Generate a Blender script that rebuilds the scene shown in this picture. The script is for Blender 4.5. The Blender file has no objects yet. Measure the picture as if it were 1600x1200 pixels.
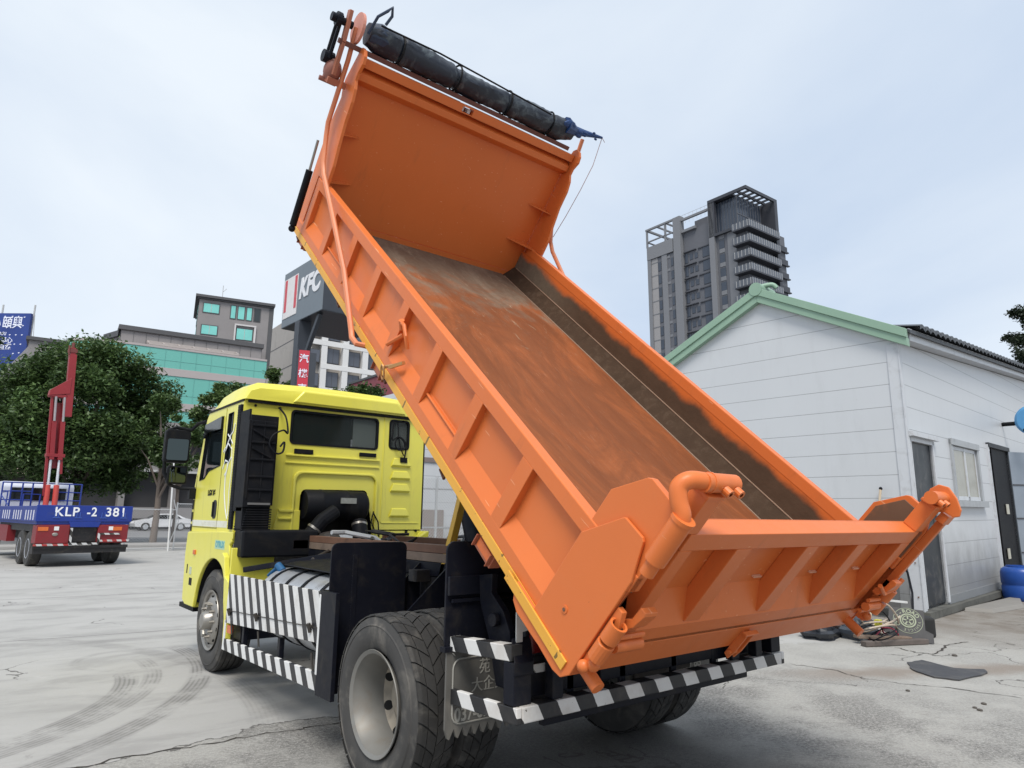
import bpy, bmesh, math, random
from math import sin, cos, pi, radians, sqrt, atan2
from mathutils import Vector, Matrix
random.seed(7)
S = bpy.context.scene
COL = S.collection

# ------------------------------------------------------------------ camera
cam = bpy.data.objects.new("camera", bpy.data.cameras.new("camera"))
COL.objects.link(cam)
cam.data.sensor_width = 36
cam.data.lens = 23.855
cam.data.clip_start = 0.05
cam.data.clip_end = 3000
_yaw, _pit, _rol = 0.67912, 0.19252, 0.01197
_f = Vector((sin(_yaw)*cos(_pit), cos(_yaw)*cos(_pit), sin(_pit)))
_r0 = Vector((cos(_yaw), -sin(_yaw), 0)); _u0 = _r0.cross(_f)
_r = cos(_rol)*_r0 + sin(_rol)*_u0; _u = -sin(_rol)*_r0 + cos(_rol)*_u0
_m = Matrix((( _r.x, _u.x, -_f.x, -3.3228), (_r.y, _u.y, -_f.y, -3.80816), (_r.z, _u.z, -_f.z, 1.58356), (0, 0, 0, 1)))
cam.matrix_world = _m
S.camera = cam

# ------------------------------------------------------------------ light
SUN_EL, SUN_AZ = 56.0, 222.0      # azimuth clockwise from +Y
W = bpy.data.worlds.new("World"); S.world = W; W.use_nodes = True
wn, wl = W.node_tree.nodes, W.node_tree.links
for n in list(wn): wn.remove(n)
def wnode(t, **k):
    n = wn.new(t)
    for a, b in k.items(): setattr(n, a, b)
    return n
out = wnode('ShaderNodeOutputWorld'); bg = wnode('ShaderNodeBackground')
sky = wnode('ShaderNodeTexSky', sky_type='NISHITA', sun_disc=False)
sky.sun_elevation = radians(SUN_EL); sky.sun_rotation = radians(SUN_AZ)
sky.air_density = 1.0; sky.dust_density = 2.0
tc = wnode('ShaderNodeTexCoord'); mp = wnode('ShaderNodeMapping')
mp.inputs['Scale'].default_value = (1.0, 1.0, 2.0)
mp.inputs['Location'].default_value = (0.3, 0.1, 0.2)
n1 = wnode('ShaderNodeTexNoise'); n1.inputs['Scale'].default_value = 1.25; n1.inputs['Detail'].default_value = 6; n1.inputs['Roughness'].default_value = 0.5
n1.inputs['Distortion'].default_value = 0.4
cr = wnode('ShaderNodeValToRGB')
cr.color_ramp.elements[0].position = 0.32; cr.color_ramp.elements[0].color = (6.2, 7.3, 8.9, 1)
cr.color_ramp.elements[1].position = 0.68; cr.color_ramp.elements[1].color = (9.0, 9.7, 10.4, 1)
mx = wnode('ShaderNodeMix', data_type='RGBA'); mx.inputs[0].default_value = 0.88
wl.new(tc.outputs['Generated'], mp.inputs[0]); wl.new(mp.outputs[0], n1.inputs['Vector'])
wl.new(n1.outputs['Fac'], cr.inputs[0]); wl.new(sky.outputs[0], mx.inputs[6]); wl.new(cr.outputs[0], mx.inputs[7])
wl.new(mx.outputs[2], bg.inputs[0]); bg.inputs[1].default_value = 0.1
wl.new(bg.outputs[0], out.inputs[0])
sl = bpy.data.lights.new("sun", 'SUN'); sl.energy = 3.0; sl.angle = radians(24); sl.color = (1.0, 0.95, 0.87)
so = bpy.data.objects.new("sun", sl); COL.objects.link(so)
_sd = Vector((sin(radians(SUN_AZ))*cos(radians(SUN_EL)), cos(radians(SUN_AZ))*cos(radians(SUN_EL)), sin(radians(SUN_EL))))
so.rotation_euler = _sd.to_track_quat('Z', 'Y').to_euler()
so.location = (-20, -20, 40)
S.view_settings.view_transform = 'Standard'; S.view_settings.look = 'None'
S.view_settings.exposure = 0.08; S.view_settings.gamma = 1.0
S.render.engine = 'CYCLES'
S.cycles.max_bounces = 6; S.cycles.transparent_max_bounces = 12

# ------------------------------------------------------------------ materials
class NT:
    def __init__(s, name):
        s.m = bpy.data.materials.new(name); s.m.use_nodes = True
        s.t = s.m.node_tree; s.n = s.t.nodes; s.l = s.t.links
        s.b = s.n['Principled BSDF']
        s.tc = s.n.new('ShaderNodeTexCoord').outputs['Object']
    def node(s, t, **k):
        n = s.n.new(t)
        for a, b in k.items(): setattr(n, a, b)
        return n
    def put(s, sock, v):
        if isinstance(v, bpy.types.NodeSocket): s.l.new(v, sock)
        else: sock.default_value = v
    def noise(s, scale, detail=4, rough=.55, vec=None, stretch=None, dist=0):
        v = vec or s.tc
        if stretch:
            mp = s.node('ShaderNodeMapping'); s.l.new(v, mp.inputs[0]); mp.inputs['Scale'].default_value = stretch; v = mp.outputs[0]
        n = s.node('ShaderNodeTexNoise'); s.l.new(v, n.inputs['Vector'])
        n.inputs['Scale'].default_value = scale; n.inputs['Detail'].default_value = detail
        n.inputs['Roughness'].default_value = rough; n.inputs['Distortion'].default_value = dist
        return n.outputs['Fac']
    def math(s, op, a, b=None, c=None, clamp=False):
        n = s.node('ShaderNodeMath', operation=op); n.use_clamp = clamp
        s.put(n.inputs[0], a)
        if b is not None: s.put(n.inputs[1], b)
        if c is not None: s.put(n.inputs[2], c)
        return n.outputs[0]
    def ramp(s, v, lo, hi):      # smooth 0..1 between lo and hi
        n = s.node('ShaderNodeMapRange', interpolation_type='SMOOTHSTEP'); s.put(n.inputs[0], v)
        n.inputs[1].default_value = lo; n.inputs[2].default_value = hi
        return n.outputs[0]
    def mix(s, f, a, b, mode='MIX'):
        n = s.node('ShaderNodeMix', data_type='RGBA', blend_type=mode)
        s.put(n.inputs[0], f)
        for i, c in ((6, a), (7, b)):
            s.put(n.inputs[i], c if isinstance(c, bpy.types.NodeSocket) else (*c, 1))
        return n.outputs[2]
    def sep(s, v=None):
        n = s.node('ShaderNodeSeparateXYZ'); s.l.new(v or s.tc, n.inputs[0]); return n.outputs
    def col(s, c): s.put(s.b.inputs['Base Color'], c if isinstance(c, bpy.types.NodeSocket) else (*c, 1))
    def rough(s, v): s.put(s.b.inputs['Roughness'], v)
    def bump(s, h, strength=.3, dist=.01):
        n = s.node('ShaderNodeBump'); s.put(n.inputs['Height'], h); n.inputs['Strength'].default_value = strength; n.inputs['Distance'].default_value = dist
        s.l.new(n.outputs[0], s.b.inputs['Normal'])

MATS = {}
def M(name, col, rough=.5, metal=0., var=.12, vs=2.5, bump=0., bs=60, grime=None, ga=.4, gs=4., coat=0., spec=.5):
    if name in MATS: return MATS[name]
    t = NT(name); n = t.noise(vs, 5)
    a = tuple(c*(1-var) for c in col); b = tuple(min(1, c*(1+var)) for c in col)
    c = t.mix(n, a, b)
    if grime:
        g = t.math('MULTIPLY', t.ramp(t.noise(gs, 8, .65, dist=.6), .48, .72), ga)
        c = t.mix(g, c, grime)
    t.col(c)
    t.rough(t.math('ADD', t.math('MULTIPLY', t.noise(vs*4, 3), .2), rough-.1, clamp=True))
    t.b.inputs['Metallic'].default_value = metal
    t.b.inputs['Specular IOR Level'].default_value = spec
    if coat: t.b.inputs['Coat Weight'].default_value = coat; t.b.inputs['Coat Roughness'].default_value = .15
    if bump: t.bump(t.noise(bs, 4), bump, .005)
    MATS[name] = t.m
    return t.m

def stripes(name, vec, period, duty, ca, cb, off=0., worn=.0, rough=.45, var=.1):
    t = NT(name)
    d = t.node('ShaderNodeVectorMath', operation='DOT_PRODUCT'); t.l.new(t.tc, d.inputs[0]); d.inputs[1].default_value = vec
    v = t.math('FRACT', t.math('ADD', t.math('DIVIDE', d.outputs['Value'], period), off))
    v = t.math('ADD', v, t.math('MULTIPLY', t.math('SUBTRACT', t.noise(25, 3), .5), .05))
    k = t.math('GREATER_THAN', v, duty)
    a = t.mix(t.noise(5, 5), tuple(x*(1-var) for x in ca), ca); 
    b = t.mix(t.noise(9, 6), cb, tuple(x*(1-var*1.6) for x in cb))
    b = t.mix(t.math('MULTIPLY', t.ramp(t.noise(3, 7, .7), .45, .72), .30), b, (.34, .30, .25))
    a = t.mix(t.math('MULTIPLY', t.ramp(t.noise(4, 7, .7), .5, .75), .5), a, (.09, .08, .07))
    if worn:
        w = t.math('GREATER_THAN', t.noise(18, 8, .7), 1-worn)
        b = t.mix(w, b, (.06, .045, .035))
        b = t.mix(t.math('MULTIPLY', t.ramp(t.noise(4, 6), .5, .75), .35), b, (.35, .27, .2))
    t.col(t.mix(k, a, b)); t.rough(rough)
    MATS[name] = t.m
    return t.m

ORANGE = (.70, .175, .042)
YELLOW = (.80, .745, .10)

def bed_paint():
    t = NT('orange_paint')
    n = t.noise(1.3, 5); c = t.mix(n, tuple(x*.90 for x in ORANGE), tuple(min(1, x*1.06) for x in ORANGE))
    g = t.math('MULTIPLY', t.ramp(t.noise(3., 8, .7, dist=.8), .55, .8), .22)
    c = t.mix(g, c, (.55, .20, .085))
    sc = t.math('GREATER_THAN', t.noise(34, 2, .5, stretch=(1, .12, 1.6), dist=.3), .735)
    c = t.mix(t.math('MULTIPLY', sc, .45), c, (.90, .52, .30))
    ch = t.math('GREATER_THAN', t.math('ADD', t.noise(22, 6, .75), t.math('MULTIPLY', t.noise(1.7, 3), .25)), .855)
    c = t.mix(t.math('MULTIPLY', ch, .8), c, (.12, .05, .025))
    rs = t.math('MULTIPLY', t.ramp(t.noise(2.4, 7, .7, stretch=(2.2, 2.2, .5)), .56, .74), .30)
    c = t.mix(rs, c, (.38, .12, .045)); t.col(c)
    t.rough(t.math('ADD', t.math('MULTIPLY', t.noise(9, 4), .22), .34))
    t.b.inputs['Coat Weight'].default_value = .12; t.b.inputs['Coat Roughness'].default_value = .25; t.b.inputs['Specular IOR Level'].default_value = .35
    t.bump(t.math('ADD', t.noise(220, 3), t.math('MULTIPLY', t.noise(5, 3), 1.5)), .14, .004)
    MATS['orange_paint'] = t.m; return t.m
MO = bed_paint()
def bed_yellow():
    t = NT('old_yellow_paint')
    c = t.mix(t.noise(2, 5), (.70, .33, .035), (.82, .43, .06))
    c = t.mix(t.math('GREATER_THAN', t.noise(14, 9, .75), .63), c, (.13, .07, .03))
    x = t.sep()
    dots = t.math('LESS_THAN', t.math('ABSOLUTE', t.math('SUBTRACT', t.math('FRACT', t.math('MULTIPLY', x[1], 5.3)), .5)), .04)
    c = t.mix(t.math('MULTIPLY', dots, t.math('GREATER_THAN', t.noise(9), .52)), c, (.2, .12, .03))
    t.col(c); t.rough(.5); MATS['old_yellow_paint'] = t.m; return t.m
MY2 = bed_yellow()
def bed_floor():
    t = NT('worn_bed_steel'); x = t.sep()
    st = t.noise(3.2, 9, .68, stretch=(2.6, .35, 1), dist=.5)
    fine = t.noise(26, 6, .7, stretch=(3, .5, 1))
    c = t.mix(st, (.16, .046, .017), (.40, .125, .044))
    c = t.mix(t.math('MULTIPLY', t.ramp(fine, .5, .72), .3), c, (.30, .14, .075))
    # grey cement scale towards the headboard
    hi = t.ramp(t.math('ADD', x[1], t.math('MULTIPLY', t.math('SUBTRACT', t.noise(2.2, 7, .7, dist=1.2), .5), 3.2)), 3.3, 4.3)
    c = t.mix(t.math('MULTIPLY', hi, .85), c, t.mix(t.noise(16, 8, .7), (.12, .10, .075), (.30, .25, .185)))
    pale = t.math('MULTIPLY', t.ramp(t.noise(7, 9, .75, stretch=(1, .5, 1), dist=1.5), .58, .70), t.ramp(x[1], 2.2, 3.6))
    c = t.mix(t.math('MULTIPLY', pale, .75), c, (.48, .38, .26))
    scr = t.math('GREATER_THAN', t.noise(60, 2, .5, stretch=(3, .12, 1)), .70)
    c = t.mix(t.math('MULTIPLY', scr, .35), c, (.50, .30, .20))
    bl = t.ramp(t.noise(1.5, 8, .7, stretch=(1.2, .5, 1), dist=1.2), .42, .62)
    c = t.mix(t.math('MULTIPLY', t.math('SUBTRACT', 1.0, bl), .42), c, (.09, .038, .020))
    t.col(c); t.rough(t.math('ADD', t.math('MULTIPLY', fine, .2), .6)); t.b.inputs['Specular IOR Level'].default_value = .12
    t.bump(t.math('ADD', st, t.math('MULTIPLY', fine, .5)), .35, .01)
    MATS['worn_bed_steel'] = t.m; return t.m
MFL = bed_floor()
def bed_inner():
    t = NT('worn_inner_wall'); x = t.sep()
    d = t.mix(t.noise(5, 9, .7, stretch=(1, .7, 2)), (.055, .034, .022), (.13, .082, .053))
    d = t.mix(t.ramp(x[1], 3.2, 4.6), d, t.mix(t.noise(18, 8, .7), (.10, .085, .065), (.24, .20, .15)))
    # sprayed paint edge that wanders along the top of the wall
    lim = t.math('ADD', t.math('MULTIPLY', t.math('SUBTRACT', t.noise(2.4, 5), .5), .22), x[2])
    lim = t.math('ADD', lim, t.math('MULTIPLY', t.ramp(t.math('SUBTRACT', 0.9, x[1]), 0, .9), .0))
    k = t.ramp(lim, .42, .50)
    t.col(t.mix(k, d, (.62, .15, .035))); t.rough(.7); t.b.inputs['Specular IOR Level'].default_value = .12; t.bump(t.noise(30, 8), .3, .006)
    MATS['worn_inner_wall'] = t.m; return t.m
MIW = bed_inner()
def cab_paint():
    t = NT('yellow_paint'); n = t.noise(1.1, 5)
    c = t.mix(n, tuple(x*.93 for x in YELLOW), YELLOW)
    g = t.math('MULTIPLY', t.ramp(t.noise(2.6, 8, .7, dist=.8, stretch=(1, 1, .4)), .5, .8), .28)
    c = t.mix(g, c, (.50, .44, .12))
    rs = t.math('MULTIPLY', t.ramp(t.noise(3.5, 7, .75, stretch=(3, 3, .35)), .55, .75), .28)
    c = t.mix(rs, c, (.34, .30, .12))
    ch = t.math('GREATER_THAN', t.noise(28, 6, .75), .74)
    c = t.mix(t.math('MULTIPLY', ch, .6), c, (.20, .17, .06)); t.col(c)
    t.rough(t.math('ADD', t.math('MULTIPLY', t.noise(7, 4), .2), .25))
    t.b.inputs['Coat Weight'].default_value = .3; t.b.inputs['Coat Roughness'].default_value = .2
    t.bump(t.noise(3, 2), .06, .01)
    MATS['yellow_paint'] = t.m; return t.m
MY = cab_paint()
MB = M('black_plastic', (.010, .011, .014), .55, var=.3, vs=6, grime=(.035, .031, .026), ga=.4, spec=.12)
MBM = M('black_metal', (.009, .010, .016), .42, var=.3, vs=4, grime=(.045, .04, .034), ga=.4, gs=7, spec=.15)
MDK = M('greasy_chassis', (.016, .015, .017), .55, var=.4, vs=9, grime=(.07, .06, .045), ga=.7, gs=8, bump=.3)
MRUB = M('tyre_rubber', (.030, .029, .028), .68, var=.3, vs=4, grime=(.13, .12, .105), ga=.65, gs=5, bump=.2, bs=40)
MRUBF = M('dusty_sidewall', (.050, .048, .046), .72, var=.3, vs=5, grime=(.17, .155, .135), ga=.75, gs=4, bump=.2, bs=30)
MST = M('dull_steel', (.22, .215, .20), .5, metal=.3, var=.2, vs=3, grime=(.2, .16, .12), ga=.5, gs=5)
MCH = M('polished_steel', (.33, .315, .29), .42, metal=.7, var=.15, vs=5, grime=(.2, .17, .14), ga=.4)
MALU = M('aluminium', (.62, .64, .67), .3, metal=.6, var=.1, grime=(.3, .28, .25), ga=.4)
MRUST = M('rusty_steel', (.16, .08, .05), .7, var=.3, vs=8, bump=.3)
MWOOD = M('worn_wood', (.20, .145, .11), .75, var=.25, vs=12, grime=(.07, .05, .04), ga=.6, bump=.3)
MDGL = M('dark_glass', (.008, .010, .011), .15, var=.1, spec=.3)
MRED = M('red_lamp', (.35, .02, .015), .25)
MAMB = M('amber_lamp', (.62, .14, .03), .3, var=.2, vs=20)
MWH = M('white_paint', (.74, .74, .73), .5, var=.06, grime=(.45, .42, .38), ga=.4)
MTARP = M('dark_tarp', (.014, .019, .032), .38, var=.4, vs=5, grime=(.22, .27, .29), ga=.45, gs=7, bump=.6, bs=14)
MTB = M('blue_tarp', (.012, .045, .15), .45, var=.4, vs=12)

# ------------------------------------------------------------------ geometry
class G:
    def __init__(s): s.v = []; s.f = []; s.mi = []; s.m = 0
    def add(s, vs, fs):
        o = len(s.v); s.v += [tuple(v) for v in vs]
        for f in fs: s.f.append([i+o for i in f]); s.mi.append(s.m)
        return s
    def box(s, x0, x1, y0, y1, z0, z1):
        vs = [(x, y, z) for x in (x0, x1) for y in (y0, y1) for z in (z0, z1)]
        return s.add(vs, [(0, 1, 3, 2), (4, 6, 7, 5), (0, 4, 5, 1), (2, 3, 7, 6), (0, 2, 6, 4), (1, 5, 7, 3)])
    def hexa(s, a, b):           # two quads a (4 pts) and b (4 pts)
        return s.add(list(a)+list(b), [(3, 2, 1, 0), (4, 5, 6, 7), (0, 1, 5, 4), (1, 2, 6, 5), (2, 3, 7, 6), (3, 0, 4, 7)])
    def prism(s, poly, ax, a0, a1):   # poly in the other two axes, extruded on ax
        def P(p, a):
            return {'x': (a, p[0], p[1]), 'y': (p[0], a, p[1]), 'z': (p[0], p[1], a)}[ax]
        n = len(poly)
        vs = [P(p, a0) for p in poly] + [P(p, a1) for p in poly]
        fs = [tuple(range(n))[::-1], tuple(range(n, 2*n))] + [(i, (i+1) % n, n+(i+1) % n, n+i) for i in range(n)]
        return s.add(vs, fs)
    def tube(s, pts, r, seg=10, cap=True, closed=False):
        pts = [Vector(p) for p in pts]; n = len(pts); rr = r if isinstance(r, (list, tuple)) else [r]*n
        vs = []; prev = None
        for i, p in enumerate(pts):
            a = pts[i-1] if (i > 0 or closed) else pts[i]; b = pts[(i+1) % n] if (i < n-1 or closed) else pts[i]
            t = (b-a).normalized()
            if prev is None:
                h = Vector((0, 0, 1)) if abs(t.z) < .9 else Vector((1, 0, 0))
                u = t.cross(h).normalized()
            else:
                u = (prev - t*prev.dot(t)).normalized()
            prev = u; w = t.cross(u)
            for k in range(seg):
                an = 2*pi*k/seg; vs.append(p + (u*cos(an)+w*sin(an))*rr[i])
        fs = []
        for i in range(n if closed else n-1):
            j = (i+1) % n
            for k in range(seg):
                l = (k+1) % seg; fs.append((i*seg+k, i*seg+l, j*seg+l, j*seg+k))
        if cap and not closed: fs += [tuple(range(seg))[::-1], tuple(range((n-1)*seg, n*seg))]
        return s.add(vs, fs)
    def bar(s, a, b, w, h, up=(0, 0, 1)):  # rectangular bar a->b, width w (sideways) height h
        a, b = Vector(a), Vector(b); t = (b-a).normalized(); u = t.cross(Vector(up)).normalized(); n = u.cross(t)
        q = lambda p: [p+u*w/2+n*h/2, p-u*w/2+n*h/2, p-u*w/2-n*h/2, p+u*w/2-n*h/2]
        return s.hexa(q(a), q(b))
    def lathe(s, prof, c, ax='x', seg=48, closed=False):   # prof: (axial, radius)
        c = Vector(c); vs = []; n = len(prof)
        for k in range(seg):
            a = 2*pi*k/seg
            for h, r in prof:
                vs.append({'x': (c.x+h, c.y+r*cos(a), c.z+r*sin(a)), 'y': (c.x+r*cos(a), c.y+h, c.z+r*sin(a)), 'z': (c.x+r*cos(a), c.y+r*sin(a), c.z+h)}[ax])
        fs = []
        for k in range(seg):
            l = (k+1) % seg
            for i in range(n if closed else n-1):
                j = (i+1) % n; fs.append((k*n+i, k*n+j, l*n+j, l*n+i))
        return s.add(vs, fs)
    def sphere(s, c, r, seg=12, rings=8, sc=(1, 1, 1)):
        c = Vector(c); vs = []; fs = []
        for i in range(rings+1):
            th = pi*i/rings
            for k in range(seg):
                ph = 2*pi*k/seg; vs.append((c.x+r*sc[0]*sin(th)*cos(ph), c.y+r*sc[1]*sin(th)*sin(ph), c.z+r*sc[2]*cos(th)))
        for i in range(rings):
            for k in range(seg):
                l = (k+1) % seg; fs.append((i*seg+k, i*seg+l, (i+1)*seg+l, (i+1)*seg+k))
        return s.add(vs, fs)
    def xf(s, mat): s.v = [tuple(mat @ Vector(v)) for v in s.v]; return s
    def build(s, name, mats, parent=None, bevel=0., smooth=False, mw=None, **tags):
        me = bpy.data.meshes.new(name); me.from_pydata(s.v, [], s.f)
        mats = mats if isinstance(mats, (list, tuple)) else [mats]
        for m in mats: me.materials.append(m)
        me.polygons.foreach_set('material_index', s.mi)
        bm = bmesh.new(); bm.from_mesh(me); bmesh.ops.remove_doubles(bm, verts=bm.verts, dist=1e-6)
        bmesh.ops.recalc_face_normals(bm, faces=bm.faces); bm.to_mesh(me); bm.free()
        if smooth:
            me.polygons.foreach_set('use_smooth', [True]*len(me.polygons))
            me.set_sharp_from_angle(angle=radians(38))
        o = bpy.data.objects.new(name, me); COL.objects.link(o)
        if mw is not None: o.matrix_world = mw
        if parent is not None: o.parent = parent; o.matrix_parent_inverse = Matrix.Identity(4)
        if bevel:
            b = o.modifiers.new('bevel', 'BEVEL'); b.width = bevel; b.segments = 2; b.limit_method = 'ANGLE'; b.angle_limit = radians(40)
        for k, v in tags.items(): o[k] = v
        return o
    def build_each(s, name, mats, parent=None, **kw):
        par = list(range(len(s.v)))
        def fd(i):
            while par[i] != i: par[i] = par[par[i]]; i = par[i]
            return i
        for f in s.f:
            for i in f[1:]: par[fd(i)] = fd(f[0])
        grp = {}
        for f, m in zip(s.f, s.mi): grp.setdefault(fd(f[0]), []).append((f, m))
        outs = []
        for fl in grp.values():
            ids = sorted({i for f, _ in fl for i in f}); mp_ = {i: k for k, i in enumerate(ids)}
            q = G(); q.v = [s.v[i] for i in ids]; q.f = [[mp_[i] for i in f] for f, _ in fl]; q.mi = [m for _, m in fl]
            outs.append(q.build(name, mats, parent, **kw))
        return outs
def empty(name, loc=(0, 0, 0), rz=0., label=None, cat=None, group=None, rx=0., ry=0.):
    o = bpy.data.objects.new(name, None); COL.objects.link(o); o.location = loc; o.rotation_euler = (rx, ry, rz)
    o.empty_display_size = .3
    if label: o['label'] = label
    if cat: o['category'] = cat
    if group: o['group'] = group
    return o
def tag(o, label, cat, group=None, kind=None):
    o['label'] = label; o['category'] = cat
    if group: o['group'] = group
    if kind: o['kind'] = kind
    return o
def text(name, body, mat, parent, origin, xdir, ydir, size, depth=.002, shear=0., bold=0., sx=1., align='CENTER', space=1.):
    c = bpy.data.curves.new(name, 'FONT'); c.body = body; c.size = size; c.extrude = depth; c.shear = shear; c.offset = bold
    c.align_x = align; c.align_y = 'CENTER'; c.space_character = space
    o = bpy.data.objects.new(name+'_tmp', c); COL.objects.link(o)
    dg = bpy.context.evaluated_depsgraph_get(); me = bpy.data.meshes.new_from_object(o.evaluated_get(dg))
    bpy.data.objects.remove(o); bpy.data.curves.remove(c)
    X = Vector(xdir).normalized(); Y = Vector(ydir).normalized(); Z = X.cross(Y)
    mm = Matrix(((X.x*sx, Y.x, Z.x, origin[0]), (X.y*sx, Y.y, Z.y, origin[1]), (X.z*sx, Y.z, Z.z, origin[2]), (0, 0, 0, 1)))
    me.transform(mm); me.name = name
    me.materials.clear(); me.materials.append(mat)
    ob = bpy.data.objects.new(name, me); COL.objects.link(ob)
    if parent is not None: ob.parent = parent; ob.matrix_parent_inverse = Matrix.Identity(4)
    return ob
def copy_tree(o, parent=None, loc=None, rz=None):
    c = o.copy(); COL.objects.link(c)
    if parent is not None: c.parent = parent
    if loc is not None: c.location = loc
    if rz is not None: c.rotation_euler = (0, 0, rz)
    for ch in list(o.children): copy_tree(ch, c)
    return c
def arc(cx, cy, r, a0, a1, n): return [(cx+r*cos(radians(a0+(a1-a0)*i/n)), cy+r*sin(radians(a0+(a1-a0)*i/n))) for i in range(n+1)]
def spath(pts, n=5):
    P = [Vector(p) for p in pts]; o = []
    for i in range(len(P)-1):
        a, b, c, d = P[max(i-1, 0)], P[i], P[i+1], P[min(i+2, len(P)-1)]
        for k in range(n):
            t = k/n; o.append(.5*((2*b)+(c-a)*t+(2*a-5*b+4*c-d)*t*t+(-a+3*b-3*c+d)*t*t*t))
    return o+[P[-1]]
def rrect(x0, x1, y0, y1, r, n=4):
    return arc(x1-r, y0+r, r, -90, 0, n)+arc(x1-r, y1-r, r, 0, 90, n)+arc(x0+r, y1-r, r, 90, 180, n)+arc(x0+r, y0+r, r, 180, 270, n)
def cut(o, cutters):
    for c in cutters:
        m = o.modifiers.new('cut', 'BOOLEAN'); m.operation = 'DIFFERENCE'; m.object = c; m.solver = 'EXACT'
    dg = bpy.context.evaluated_depsgraph_get(); dg.update()
    me = bpy.data.meshes.new_from_object(o.evaluated_get(dg)); old = o.data; o.modifiers.clear(); o.data = me
    for c in cutters: bpy.data.objects.remove(c)
    return o
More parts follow.
